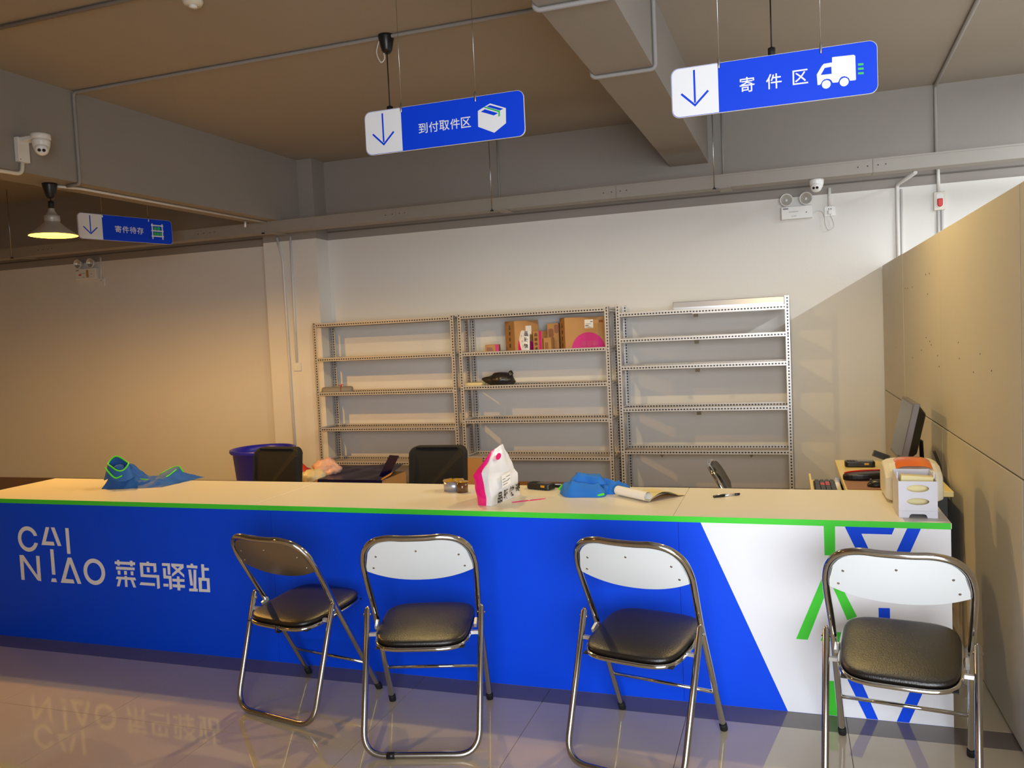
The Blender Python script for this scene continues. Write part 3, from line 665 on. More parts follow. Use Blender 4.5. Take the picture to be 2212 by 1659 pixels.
# poly mailer leaning on the boxes
t = thing('poly_mailer', 'white poly mailer with bold black lettering leaning on the parcels', 'parcel bag', (-2.10, 6.69, ZS2))
MF = frame_at((-2.118, 6.672, ZS2 + 0.0005), (0.86, -0.12, -0.10), (-0.10, 0.22, 0.95), (-0.12, -0.95, 0.22))
def mailer(u, v, s): 
    uu = (u - 0.5) * 0.125; vv = v * 0.205
    bul = 0.016 * math.sin(PI * u) ** 0.6 * math.sin(PI * min(1, v * 1.0)) ** 0.5
    return MF(uu + 0.02 * v - 0.01, vv, s * bul + 0.003 * noise.noise(Vector((u * 5, v * 5, s))))
MB().grid(lambda u, v: mailer(u, v, 1), 14, 18).grid(lambda u, v: mailer(u, v, -0.6), 14, 18).build('film', 'poly_white', t)
MB().grid(lambda a, b: mailer(0.02 + 0.36 * a * (1 - b), 0.02 + 0.72 * b, 1.0) + Vector((0, -0.0012, 0)), 6, 8).build('pink_corner', 'magenta_film', t)
mb = MB()
for k, ch in enumerate('品骏快'): text_mb(ch, 0.042, lambda a, b, d, k=k: MF(0.030 + 0.016 * (2 - k) * 0.3 + a, 0.175 - k * 0.055 + b, 0.0185), 0, 0.02, mb)
for k, ch in enumerate(('PIN', '400', '6789')): text_mb(ch, 0.008, lambda a, b, d, k=k: MF(-0.012 + 0.004 * k + b, 0.15 - k * 0.045 - a, 0.0185), 0, 0, mb)
mb.build('print', 'ink', t, fixn=False)
# lump helper for bags and cloth
def lump(name, c, rx, ry, h, seed, m, parent=None, rz=0.0, amp=0.22, sc=1.7, sub=4, ridge=0.0, flat=0.45, tip=None, crease=0.0):
    bm = bmesh.new(); bmesh.ops.create_icosphere(bm, subdivisions=sub, radius=1.0)
    off = Vector((seed * 7.3, seed * 3.1, seed * 5.7)); R = Matrix.Rotation(rz, 3, 'Z')
    for v in bm.verts:
        d = v.co.normalized(); n1 = noise.noise(d * sc + off); n2 = abs(noise.noise(d * sc * 2.3 + off * 2)); n3 = noise.noise(d * sc * 5 + off)
        k = 1 + amp * n1 - ridge * n2 + amp * 0.10 * n3
        if crease:
            wv = Vector((noise.noise(d * 1.3 + off), noise.noise(d * 1.3 - off), 0)) * 0.9
            k += crease * ((1 - abs(noise.noise(Vector((d.x * 1.2, d.y * 3.2, d.z * 2.4)) + wv + off))) ** 2.2 - 0.55)
        p = d * k; z = p.z
        if z < -flat: z = -flat
        q = Vector((p.x * rx, p.y * ry, (z + flat) / (1 + flat) * h))
        if tip:
            tdir = Vector(tip[:3]).normalized(); a = max(0.0, d.dot(tdir) - tip[3]) / (1 - tip[3]); q += Vector(tip[:3]) * (a ** 2) * tip[4]
        v.co = R @ q + Vector(c)
        if v.co.z < c[2]: v.co.z = c[2]
    mb = MB(); bm.verts.ensure_lookup_table()
    mb.add([v.co.copy() for v in bm.verts], [tuple(v.index for v in f.verts) for f in bm.faces], 0, True); bm.free()
    return mb.build(name, m, parent)
ZS3 = 1.0635
t = thing('plastic_bag', 'knotted black plastic bag on the third shelf of the middle rack', 'bag', (-2.40, 6.79, ZS3))
lump('bag_body', (-2.375, 6.78, ZS3), 0.118, 0.085, 0.135, 9, 'black_film', t, 0.0, 0.14, 1.6, 4, 0.08, 0.75, tip=(-1, -0.1, 0.12, 0.80, 0.075), crease=0.10)
lump('knot', (-2.29, 6.775, ZS3 + 0.095), 0.022, 0.018, 0.045, 5, 'black_film', t, 0.3, 0.4, 2.2, 3)
for k in range(3):
    o = MB().obox((-2.612 + 0.004 * k, 6.73 + 0.004 * k, ZS3 + 0.009 + k * 0.0165), 0.078, 0.055, 0.0078, 0.03 * (k - 1)).build('notepad', 'cream_paper', bevel=0.001, bseg=1)
    tag(o, ['bottom', 'middle', 'top'][k] + ' notepad of the cream stack beside the black plastic bag', 'notepad', 'cream notepads on the middle rack')
t = thing('fabric_roll', 'grey rolled sheet tied with red ribbon on the left rack', 'roll', (-4.02, 6.76, 1.0375))
ZR = 1.0375
rp = [(-4.135, 6.70, ZR + 0.036), (-3.87, 6.80, ZR + 0.036)]
MB().tube([Vector(rp[0]), Vector(rp[0]).lerp(Vector(rp[1]), 0.06), Vector(rp[0]).lerp(Vector(rp[1]), 0.93), Vector(rp[1])], [0.031, 0.036, 0.036, 0.028], 20).build('roll', 'roll_grey', t)
MB().tube([Vector((-4.1365, 6.6995, ZR + 0.036)), Vector((-4.13, 6.7015, ZR + 0.036))], 0.022, 16).build('core_hole', 'matte_black', t)
MB().grid(lambda a, b: Vector((-4.165 + 0.05 * a, 6.665 + 0.05 * a + 0.05 * b, ZR + 0.001 + 0.004 * a)), 4, 4).build('loose_edge', 'roll_grey', t)
d = (Vector(rp[1]) - Vector(rp[0])).normalized(); ctr = Vector(rp[0]).lerp(Vector(rp[1]), 0.62); u = d.cross(Vector((0, 0, 1))).normalized()
MB().tube([ctr + u * 0.0372 * math.cos(a) + Vector((0, 0, 1)) * 0.0372 * math.sin(a) for a in [2 * PI * k / 24 for k in range(24)]], 0.0035, 6, True).build('ribbon', 'red', t)
MB().tube([ctr + Vector((0.0, 0, 0.037)), ctr + Vector((0.02, -0.01, 0.056)), ctr + Vector((0.035, -0.015, 0.052))], 0.003, 6).tube([ctr + Vector((0.0, 0, 0.037)), ctr + Vector((-0.02, 0, 0.05)), ctr + Vector((-0.03, 0.0, 0.045))], 0.003, 6).tube([ctr + Vector((0, 0, 0.037)), ctr + Vector((0.005, -0.006, 0.062))], 0.003, 6).build('bow', 'red', t)

# ------------------------------------------------------------------ counter
YP, ZT = 3.257, 0.757
XC0, XC1, YCB = -4.305, 0.548, 3.855
ctr_t = thing('service_counter', 'long blue reception counter with cream top and printed front', 'counter', (-1.88, 3.55, 0))
sx = [XC0, -2.33, -0.425, XC1]
for a, b in zip(sx[:-1], sx[1:]):
    MB().box(a + 0.0006, b - 0.0006, YP, YP + 0.018, 0.0, 0.735).build('front_panel', 'panel_blue', ctr_t)
tsx = [XC0, -2.44, -0.445, XC1 + 0.004]
for a, b in zip(tsx[:-1], tsx[1:]):
    MB().box(a + 0.0008, b - 0.0008, YP + 0.0005, YCB, 0.735, ZT).build('table_top', 'laminate', ctr_t, bevel=0.0012, bseg=1)
MB().box(XC0 + 0.001, XC0 + 0.019, YP + 0.019, YCB - 0.02, 0.0, 0.734).build('end_panel', 'laminate_side', ctr_t)
MB().box(XC1 - 0.019, XC1 - 0.001, YP + 0.019, YCB - 0.02, 0.0, 0.734).build('end_panel', 'laminate_side', ctr_t)
for x in (-2.45, -0.45): MB().box(x - 0.009, x + 0.009, YP + 0.019, YCB - 0.05, 0.0, 0.734).build('inner_panel', 'laminate_side', ctr_t)
PF = lambda u, v, d=0.0: Vector((u, YP - d, v))
MB().prism([(XC0, 0.7345), (XC1, 0.7345), (XC1, ZT), (XC0, ZT)], PF, -0.0004, 0.0024).build('green_edge_strip', 'panel_green', ctr_t)
MB().prism([(-0.337, 0.7344), (-0.028, 0.001), (XC1, 0.001), (XC1, 0.7344)], PF, 0.0002, 0.0010).build('white_graphic_field', 'panel_white', ctr_t)
GREEN = [[(0.1184,0.7344),(0.1582,0.7344),(0.1566,0.6234),(0.119,0.6218)],[(0.106,0.5297),(0.1373,0.522),(0.0513,0.2908),(0.0091,0.2907)],[(0.1352,0.5281),(0.1713,0.5176),(0.228,0.3928),(0.1938,0.3763)],[(0.1112,0.3267),(0.1741,0.3282),(0.171,0.2905),(0.0977,0.2899)],[(0.1115,0.1346),(0.1518,0.1383),(0.1516,0.002),(0.1129,0.002)]]
BLUE = [[(0.1921,0.7344),(0.3625,0.7344),(0.3527,0.7096),(0.2493,0.7092),(0.2642,0.6737),(0.3091,0.5646),(0.2784,0.5509),(0.2249,0.6587)],[(0.4045,0.7344),(0.4500,0.7344),(0.3728,0.5495),(0.3252,0.5471)],[(0.3027,0.4309),(0.3413,0.4321),(0.3409,0.2912),(0.3024,0.2913)],[(0.1891,0.148),(0.2344,0.1522),(0.2938,0.002),(0.2538,0.002)],[(0.4681,0.1736),(0.4223,0.1694),(0.3569,0.002),(0.3992,0.002)]]
for p in GREEN: MB().prism(p, PF, 0.0010, 0.0015).build('green_stroke', 'panel_green', ctr_t)
for p in BLUE: MB().prism(p, PF, 0.0010, 0.0015).build('blue_stroke', 'panel_blue', ctr_t)
LOGO = [[(-3.7303,0.6113),(-3.7062,0.6102),(-3.7371,0.5339),(-3.6836,0.5336),(-3.6787,0.5136),(-3.7693,0.5138)],[(-3.6947,0.6106),(-3.67,0.6105),(-3.6324,0.5132),(-3.657,0.5131)],[(-3.5972,0.6101),(-3.5746,0.6099),(-3.5746,0.4732),(-3.5967,0.4732)],[(-3.9304,0.4529),(-3.9048,0.4531),(-3.9072,0.3179),(-3.9299,0.3176)],[(-3.9304,0.4529),(-3.903,0.4536),(-3.7914,0.3171),(-3.8156,0.3203)],[(-3.8135,0.4533),(-3.7901,0.4534),(-3.7914,0.3166),(-3.8154,0.3217)],[(-3.7118,0.4931),(-3.6894,0.4931),(-3.6888,0.3571),(-3.7119,0.3568)],[(-3.715,0.3368),(-3.6891,0.3368),(-3.6813,0.3174),(-3.7217,0.3171)],[(-3.5958,0.4532),(-3.5709,0.4538),(-3.6203,0.3381),(-3.5694,0.3376),(-3.5629,0.317),(-3.6556,0.3161)],[(-3.5958,0.4532),(-3.5709,0.4538),(-3.5168,0.3172),(-3.5416,0.3163)]]
HANZI = [[(-3.2857,0.447),(-3.1546,0.4479),(-3.1569,0.4328),(-3.2864,0.4326)],[(-3.2694,0.455),(-3.2558,0.4551),(-3.2547,0.4252),(-3.2699,0.4255)],[(-3.1877,0.4547),(-3.1715,0.4546),(-3.1719,0.4256),(-3.1869,0.4257)],[(-3.2801,0.4198),(-3.1606,0.4202),(-3.1618,0.4061),(-3.2799,0.4049)],[(-3.2713,0.4001),(-3.2538,0.4002),(-3.2544,0.3792),(-3.2709,0.3792)],[(-3.2296,0.4),(-3.2119,0.4001),(-3.2128,0.38),(-3.2296,0.3797)],[(-3.1876,0.3997),(-3.171,0.3997),(-3.1712,0.3797),(-3.1872,0.3795)],[(-3.2794,0.3681),(-3.1617,0.3683),(-3.1569,0.3545),(-3.2862,0.3549)],[(-3.2285,0.3735),(-3.2134,0.3737),(-3.2144,0.3169),(-3.2298,0.3173)],[(-3.2681,0.3571),(-3.2504,0.3567),(-3.266,0.3175),(-3.2832,0.317)],[(-3.1925,0.3563),(-3.1756,0.3562),(-3.1603,0.3172),(-3.1769,0.3171)],[(-3.0818,0.4548),(-3.0674,0.4549),(-3.0669,0.4459),(-3.082,0.4457)],[(-3.1254,0.4477),(-3.0238,0.4484),(-3.0245,0.4332),(-3.1261,0.4329)],[(-3.1254,0.4477),(-3.1064,0.4477),(-3.1079,0.3783),(-3.1256,0.3743)],[(-3.0405,0.4471),(-3.0238,0.4484),(-3.0239,0.4051),(-3.0409,0.4001)],[(-3.0838,0.4259),(-3.0668,0.4261),(-3.0665,0.4004),(-3.0829,0.4001)],[(-3.1244,0.3883),(-3.0097,0.3889),(-3.0094,0.3743),(-3.1224,0.3744)],[(-3.0254,0.3881),(-3.0091,0.3889),(-3.0102,0.3221),(-3.0269,0.3174)],[(-3.1274,0.3468),(-3.0391,0.3458),(-3.0403,0.3315),(-3.1367,0.3323)],[(-2.9863,0.4514),(-2.9386,0.4522),(-2.9389,0.4382),(-2.9869,0.4375)],[(-2.9538,0.4516),(-2.9377,0.4523),(-2.9396,0.3949),(-2.955,0.3949)],[(-2.9826,0.4262),(-2.9655,0.4263),(-2.9675,0.3751),(-2.983,0.3748)],[(-2.9818,0.389),(-2.9345,0.389),(-2.9352,0.3742),(-2.9831,0.3738)],[(-2.95,0.3883),(-2.9345,0.389),(-2.9343,0.3233),(-2.9508,0.3183)],[(-2.986,0.3468),(-2.9554,0.3471),(-2.9566,0.3328),(-2.9873,0.3324)],[(-2.9294,0.4521),(-2.8553,0.4517),(-2.8555,0.4386),(-2.9298,0.4376)],[(-2.9297,0.4387),(-2.9082,0.4381),(-2.8552,0.3986),(-2.8563,0.3846)],[(-2.8761,0.4386),(-2.8555,0.4386),(-2.8559,0.4327),(-2.9297,0.3847),(-2.9284,0.4)],[(-2.9296,0.375),(-2.8556,0.3758),(-2.8567,0.3626),(-2.9295,0.361)],[(-2.9298,0.3472),(-2.8556,0.3467),(-2.8568,0.3321),(-2.9295,0.3325)],[(-2.9002,0.3882),(-2.8856,0.3885),(-2.8848,0.3179),(-2.9017,0.3174)],[(-2.8359,0.4481),(-2.772,0.448),(-2.7732,0.4341),(-2.8364,0.4344)],[(-2.8116,0.4567),(-2.7968,0.4564),(-2.7967,0.4468),(-2.8118,0.4466)],[(-2.828,0.4265),(-2.812,0.4265),(-2.8059,0.3468),(-2.8216,0.3467)],[(-2.7959,0.4272),(-2.7803,0.4275),(-2.7876,0.3314),(-2.8042,0.331)],[(-2.8305,0.3311),(-2.7792,0.3319),(-2.7797,0.318),(-2.8307,0.3171)],[(-2.7486,0.4566),(-2.7322,0.4568),(-2.7337,0.3871),(-2.7492,0.3863)],[(-2.7329,0.4398),(-2.7047,0.4398),(-2.7058,0.4265),(-2.7326,0.426)],[(-2.77,0.389),(-2.705,0.3886),(-2.7052,0.3748),(-2.7703,0.3742)],[(-2.7711,0.3316),(-2.7059,0.3329),(-2.7065,0.3189),(-2.7713,0.3177)],[(-2.77,0.389),(-2.7511,0.3887),(-2.7542,0.3187),(-2.7713,0.3177)],[(-2.7213,0.3887),(-2.705,0.3886),(-2.7065,0.3189),(-2.7225,0.3187)]]
mb = MB()
for i, p in enumerate(LOGO): mb.prism(p, PF, 0.0002, 0.0008 + 0.00003 * i)
mb.ring(ell(-3.4245, 0.3858, 0.0711, 0.0693, 40), ell(-3.4245, 0.3858, 0.0475, 0.0475, 40), PF, 0.0002, 0.0008)
ca, cb = 0.30, 2 * PI - 0.30
co = ell(-3.861, 0.5422, 0.0703, 0.0687, 36, ca, cb, True); ci = ell(-3.861, 0.5422, 0.047, 0.047, 36, ca + 0.09, cb - 0.09, True)
for i in range(36): mb.prism([co[i], co[i + 1], ci[i + 1], ci[i]], PF, 0.0002, 0.0008)
mb.build('latin_logo', 'panel_white', ctr_t)
mb = MB()
for i, p in enumerate(HANZI): mb.prism(p, PF, 0.0002, 0.0008 + 0.00002 * i)
mb.build('chinese_lettering', 'panel_white', ctr_t)

# ------------------------------------------------------------------ folding chairs
CHAIR_A = dict(yb=0.386, yr=-0.480, yp=-0.276, zp=0.482, st=0.880, sc=0.198)
CHAIR_B = dict(yb=0.448, yr=-0.419, yp=-0.280, zp=0.458, st=0.866, sc=0.166)
def folding_chair(loc, rz, label, plate='plate_white', joint=False, strap=False, dims=CHAIR_A, zf=0.428):
    TH = math.atan2(dims['yb'], 0.80); SN, CS = math.sin(TH), math.cos(TH); T = dims['st']; YR, YPV, ZPV = dims['yr'], dims['yp'], dims['zp']
    t = thing('folding_chair', label, 'chair', loc, rz, 'chrome folding chairs')
    bp = lambda x, s, d=0.0: Vector((x, -s * SN + d * CS, s * CS + d * SN))     # d > 0: towards the sitter
    half = [(-0.205, 0.012), (-0.205, 0.30), (-0.205, 0.50), (-0.208, T - 0.28), (-0.212, T - 0.185), (-0.211, T - 0.125), (-0.196, T - 0.064), (-0.160, T - 0.020), (-0.105, T), (-0.045, T)]
    pts = half + [(-x, s) for x, s in reversed(half)]
    def bow(x, s): return -0.020 * max(0.0, 1 - (x / 0.215) ** 2) * min(1, max(0, (s - 0.6) / 0.15))
    bt = MB().tube([bp(p.x, p.y, bow(p.x, p.y)) for p in catmull([(x, s, 0) for x, s in pts], 5)], 0.0115, 12).build('front_leg_and_back_tube', 'chrome', t, False)
    for x in (-0.205, 0.205):
        MB().tube([bp(x, -0.001), bp(x, 0.006), bp(x, 0.030), bp(x, 0.034)], [0.0125, 0.0145, 0.0145, 0.0125], 12).build('rubber_foot', 'rubber', bt, False)
    # rear U leg
    up = round_path([(-0.2195, YPV, ZPV), (-0.211, YR, 0.0125), (0.211, YR, 0.0125), (0.2195, YPV, ZPV)], 0.085, 9)
    MB().tube([up[0] + Vector((0, 0.006, 0.012))] + up + [up[-1] + Vector((0, 0.006, 0.012))], [0.004] + [0.0115] * len(up) + [0.004], 12).build('rear_leg_loop', 'chrome_satin', t, False)
    if joint: MB().tube([(-0.125, YR, 0.0128), (-0.095, YR, 0.0128)], 0.0127, 12).build('leg_sleeve', 'black_plastic', t, False)
    MB().tube([bp(-0.2, dims['sc']), bp(0.2, dims['sc'])], 0.007, 10).build('stretcher', 'chrome', t, False)
    # backrest: plate towards the rear, pad towards the sitter
    SB = T - 0.162
    top = [(-0.201, SB), (-0.199, T - 0.125), (-0.185, T - 0.071), (-0.152, T - 0.030), (-0.10, T - 0.011), (0, T - 0.010)]
    def outline(n=14):
        ptsT = top + [(-x, s) for x, s in reversed(top[:-1])]
        up_ = [(p.x, p.y) for p in catmull([(x, s, 0) for x, s in ptsT], 4)]
        low = []
        for k in range(1, n):
            a = k / n; x = 0.201 - 0.402 * a
            low.append((x, SB - 0.040 * (1 - abs(2 * a - 1) ** 2.2)))
        return up_ + low
    ol = outline()
    def slab(d0, d1):
        mb = MB(); n = len(ol)
        c0 = [bp(x * 0.995, s, d0 + bow(x, s)) for x, s in ol]; c1 = [bp(x, s, d1 + bow(x, s)) for x, s in ol]
        xs_ = sorted(set(round(x, 4) for x, s in ol))
        mb.add(c0 + c1, [(i, (i + 1) % n, n + (i + 1) % n, n + i) for i in range(n)])
        # caps as strips between upper and lower outline
        m_ = len(top) * 2 - 1
        N = 24
        def edge(x, upper):
            seq = ol[: (len(ol) - 13)] if upper else [ol[len(ol) - 14]] + ol[len(ol) - 13:] + [ol[0]]
            best = None
            for (xa, sa), (xb_, sb) in zip(seq[:-1], seq[1:]):
                lo, hi = min(xa, xb_), max(xa, xb_)
                if lo - 1e-6 <= x <= hi + 1e-6:
                    f_ = 0 if abs(xb_ - xa) < 1e-9 else (x - xa) / (xb_ - xa); s_ = sa + (sb - sa) * f_
                    best = s_ if best is None else (max(best, s_) if upper else min(best, s_))
            return best if best is not None else SB
        for dd, flip in ((d0, True), (d1, False)):
            vs = []
            for k in range(N + 1):
                x = -0.2005 + 0.401 * k / N; a_, b_ = edge(x, False), edge(x, True)
                for j in range(4):
                    s_ = a_ + (b_ - a_) * j / 3; vs.append(bp(x, s_, dd + bow(x, s_)))
            fs = [(k * 4 + j, k * 4 + j + 1, (k + 1) * 4 + j + 1, (k + 1) * 4 + j) for k in range(N) for j in range(3)]
            mb.add(vs, fs, 0, True)
        return mb
    bpl = slab(-0.005, -0.002).build('back_plate', plate, t, False)
    slab(-0.0015, 0.024).build('back_pad', 'leather', t, False)
    for x, s in ((-0.155, T - 0.085), (0.0, T - 0.055), (0.155, T - 0.085), (-0.172, T - 0.142), (0.172, T - 0.142)):
        c = bp(x, s, -0.0065 + bow(x, s)); e = bp(x, s, -0.003 + bow(x, s))
        MB().tube([c, e], [0.0042, 0.0048], 8).build('rivet', 'steel', bpl, False)
    # seat
    sy0, sy1, sz0, sz1 = -0.425, -0.062, 0.398, zf
    if dims is CHAIR_B: sy0, sy1, sz0, sz1 = -0.395, -0.02, 0.395, zf
    def spt(u, v, top_):
        # superellipse disc mapped to a rounded rectangle, domed on top
        a = 2 * PI * u; n_ = 4.2
        c_, s_ = math.cos(a), math.sin(a)
        ex = math.copysign(abs(c_) ** (2 / n_), c_) ; ey = math.copysign(abs(s_) ** (2 / n_), s_)
        r_ = math.sin(PI / 2 * min(1, v))
        wdt = 0.177 + 0.006 * ey
        x = ex * wdt * r_; y = (sy0 + sy1) / 2 + ey * (sy1 - sy0) / 2 * r_
        z = sz0 + (sz1 - sz0) * ((y - sy0) / (sy1 - sy0))
        k_ = math.cos(PI / 2 * min(1, v)) ** 0.55
        return Vector((x, y, z + (0.020 * k_ if top_ else -0.016 * min(1, k_ * 1.6))))
    MB().grid(lambda u, v: spt(u, 0.02 + 0.98 * v, True), 56, 14, closed_u=True).grid(lambda u, v: spt(u, 0.02 + 0.98 * v, False), 56, 8, closed_u=True).add(
        [spt(k / 56, 0.02, True) for k in range(56)], [tuple(range(56))]).build('seat_cushion', 'leather', t, False)
    MB().tube([spt(k / 56, 1.0, True) + Vector((0, 0, -0.018)) for k in range(56)], 0.0085, 8, True).build('seat_frame', 'chrome', t, False)
    MB().prism([(-0.165, sy0 + 0.02), (0.165, sy0 + 0.02), (0.165, sy1 - 0.02), (-0.165, sy1 - 0.02)], lambda u, v, d=0: Vector((u, v, sz0 + (sz1 - sz0) * ((v - sy0) / (sy1 - sy0)) - 0.02 + d)), -0.004, 0.0).build('seat_pan', 'matte_black', t, False)
    for s in (-1, 1):
        ty = YPV + (YR - YPV) * (ZPV - 0.398) / (ZPV - 0.0125)
        MB().obox((s * 0.197, ty + 0.004, 0.398), 0.016, 0.007, 0.006).build('hinge_bracket', 'bright_steel', t, False)
        MB().obox((s * 0.192, -0.25, 0.415), 0.005, 0.018, 0.008, 0, 0.4).build('hinge_bracket', 'bright_steel', t, False)
        MB().tube([(s * 0.205, YPV - 0.004, ZPV - 0.018), (s * 0.2345, YPV - 0.004, ZPV - 0.018)], 0.005, 8).build('pivot_pin', 'steel', t, False)
    if strap: MB().tube(catmull([(0.03, sy0 - 0.005, sz0 - 0.008), (0.03, sy0 - 0.012, sz0 - 0.03), (0.035, sy0 + 0.01, sz0 - 0.035)]), 0.005, 6).build('strap', 'black_plastic', t, False)
    return t
folding_chair((-1.916, 3.139, 0), -0.193, 'folding chair with dull bronze back plate nearest the blue logo', plate='plate_bronze', strap=True, dims=CHAIR_B, zf=0.428)
folding_chair((-1.404, 3.054, 0), 0.258, 'white backed folding chair second from left, turned slightly left', joint=True)
folding_chair((-0.454, 3.097, 0), -0.221, 'white backed folding chair third from left, before the blue and white boundary', zf=0.436)
folding_chair((0.363, 3.085, 0), -0.156, 'white backed folding chair at the far right beside the partition', zf=0.464)
folding_chair((0.0, 4.40, 0), -PI / 2 + 0.07, 'folding chair behind the counter showing only its padded back edge')

# ------------------------------------------------------------------ things on the counter
# blue vest at left
t = thing('work_vest', 'crumpled blue work vest with bright green trim on the left of the counter', 'vest', (-3.48, 3.68, ZT))
def vest(u, v):
    x = -3.65 + 0.35 * u + 0.03 * v; y = 3.56 + (0.10 + 0.22 * u) * v + 0.08 * u * u
    e = min(1, 6 * u, 6 * (1 - u), 5 * v, 5 * (1 - v))
    h = 0.026 + 0.105 * math.exp(-((u - 0.22) / 0.19) ** 2) * (0.6 + 0.4 * math.sin(PI * v)) + 0.038 * math.exp(-((u - 0.82) / 0.14) ** 2) * (0.3 + 0.7 * v)
    h += 0.016 * noise.noise(Vector((u * 7, v * 5, 1.3))) + 0.008 * noise.noise(Vector((u * 19, v * 12, 4)))
    return Vector((x + 0.010 * noise.noise(Vector((u * 5, v * 5, 9))), y + 0.012 * noise.noise(Vector((u * 6, v * 4, 2))), ZT + max(0.001, h * e)))
MB().grid(vest, 60, 36).build('vest_body', 'fabric_blue_dark', t, fixn=False)
cc = Vector((-3.565, 3.61, ZT + 0.135))
def collar(a, b):
    an = 2 * PI * a; rr = 0.060 + 0.030 * (1 - b)
    return cc + Vector((rr * math.cos(an) * 1.05, rr * 0.65 * math.sin(an), 0.085 * b - 0.085 + 0.022 * b * math.sin(an) + 0.008 * math.sin(3 * an + 1) - 0.018 * b * math.cos(an)))
MB().grid(collar, 40, 8, closed_u=True).build('collar', 'fabric_blue_dark', t)
MB().tube([collar(k / 40, 1.0) for k in range(40)], 0.0045, 6, True).build('green_piping', 'trim_green', t)
MB().tube(catmull([(-3.61, 3.560, ZT + 0.12), (-3.57, 3.545, ZT + 0.095), (-3.535, 3.552, ZT + 0.065), (-3.51, 3.575, ZT + 0.075)]), 0.0045, 6).build('green_piping', 'trim_green', t)
wing = [Vector(p) for p in ((-3.50, 3.70, ZT + 0.012), (-3.46, 3.78, ZT + 0.035), (-3.41, 3.84, ZT + 0.070), (-3.36, 3.85, ZT + 0.080), (-3.33, 3.84, ZT + 0.060), (-3.29, 3.86, ZT + 0.004))]
wb_ = [Vector(p) for p in ((-3.49, 3.66, ZT + 0.002), (-3.44, 3.68, ZT + 0.002), (-3.40, 3.70, ZT + 0.002), (-3.365, 3.73, ZT + 0.002), (-3.33, 3.77, ZT + 0.002), (-3.29, 3.85, ZT + 0.001))]
wc, wd = catmull(wing, 5), catmull(wb_, 5)
MB().grid(lambda a, b: wc[round(a * 25)].lerp(wd[round(a * 25)], b) + Vector((0, 0, 0.012 * math.sin(PI * b) * math.sin(PI * a))), 26, 8).build('front_flap', 'fabric_blue_dark', t)
MB().tube(wc[6:22], 0.0045, 6).build('green_piping', 'trim_green', t)
MB().tube(catmull([(-3.50, 3.655, ZT + 0.05), (-3.44, 3.67, ZT + 0.035), (-3.37, 3.70, ZT + 0.030), (-3.345, 3.74, ZT + 0.045), (-3.335, 3.80, ZT + 0.072)]), 0.004, 6).build('green_piping', 'trim_green', t)

# rolls of tape
t = thing('tape_roll', 'roll of clear packing tape standing on the counter left of the pink parcel', 'tape', (-1.575, 3.70, ZT))
c = (-1.575, 3.70, ZT)
MB().lathe([(0.038, 0.0005), (0.048, 0.0005), (0.048, 0.048), (0.038, 0.048), (0.038, 0.0005)], c, 32).build('tape_body', 'alu', t)
MB().lathe([(0.034, 0.0005), (0.038, 0.0005), (0.038, 0.049), (0.034, 0.049), (0.034, 0.0005)], c, 32).build('core', 'cardboard', t)
MB().grid(lambda a, b: Vector((-1.575 + (0.010 + 0.044 * b) * math.cos(2 * PI * a), 3.70 + (0.010 + 0.044 * b) * math.sin(2 * PI * a), ZT + 0.050 + 0.006 * noise.noise(Vector((math.cos(2 * PI * a) * 2, math.sin(2 * PI * a) * 2, b))) + 0.008 * (1 - b))), 30, 4, closed_u=True).build('yellow_film', 'gold_film', t)
t = thing('tape_roll', 'half hidden roll of brown tape touching the clear tape roll', 'tape', (-1.510, 3.655, ZT))
c = (-1.510, 3.655, ZT)
MB().lathe([(0.022, 0.0005), (0.028, 0.0005), (0.028, 0.052), (0.022, 0.052), (0.022, 0.0005)], c, 28).build('tape_body', 'brown_tape', t)
MB().lathe([(0.019, 0.0005), (0.022, 0.0005), (0.022, 0.053), (0.019, 0.053), (0.019, 0.0005)], c, 28).build('core', 'cardboard', t)
MB().lathe([(0.0001, 0.0525), (0.030, 0.0545), (0.031, 0.052)], c, 20).build('yellow_film', 'gold_film', t)

# pink and white parcel bag with pinched top
t = thing('parcel_bag', 'pink and white poly parcel bag with pinched top on the counter', 'parcel bag', (-1.27, 3.49, ZT))
B0 = [Vector(p) for p in ((-1.318, 3.372, ZT), (-1.250, 3.356, ZT), (-1.205, 3.620, ZT), (-1.275, 3.63, ZT))]
B1 = [Vector(p) for p in ((-1.336, 3.365, ZT + 0.135), (-1.262, 3.360, ZT + 0.150), (-1.212, 3.615, ZT + 0.105), (-1.290, 3.64, ZT + 0.12))]
RG = [Vector((-1.272, 3.455, ZT + 0.235)), Vector((-1.246, 3.53, ZT + 0.252))]
def crump(p, k=0.006): 
    q = Vector((noise.noise(p * 22), noise.noise(p * 22 + Vector((9, 0, 0))), noise.noise(p * 22 + Vector((0, 9, 0))))) * k
    if p.z < ZT + 0.004: q.z = abs(q.z) * 0.2
    return p + q
def quadgrid(a, b, c_, d_, n=12, m_=10, bulge=0.0, nrm=None):
    nn = nrm or (b - a).cross(d_ - a).normalized()
    return lambda u, v: crump(a.lerp(b, u).lerp(d_.lerp(c_, u), v) + nn * bulge * math.sin(PI * u) * math.sin(PI * v))
mid = B1[1]; cutb = B0[0].lerp(B0[1], 0.62); cutt = B1[0].lerp(B1[1], 0.62)
MB().grid(quadgrid(B0[0], cutb, cutt, B1[0], bulge=0.004), 10, 12).build('pink_side', 'magenta_film', t)
MB().grid(quadgrid(B0[3], B0[0], B1[0], B1[3], bulge=0.006), 12, 10).build('pink_side', 'magenta_film', t)
MB().grid(quadgrid(B1[3], B1[0], RG[0], RG[1], bulge=0.012), 12, 12).build('pink_shoulder', 'magenta_film', t)
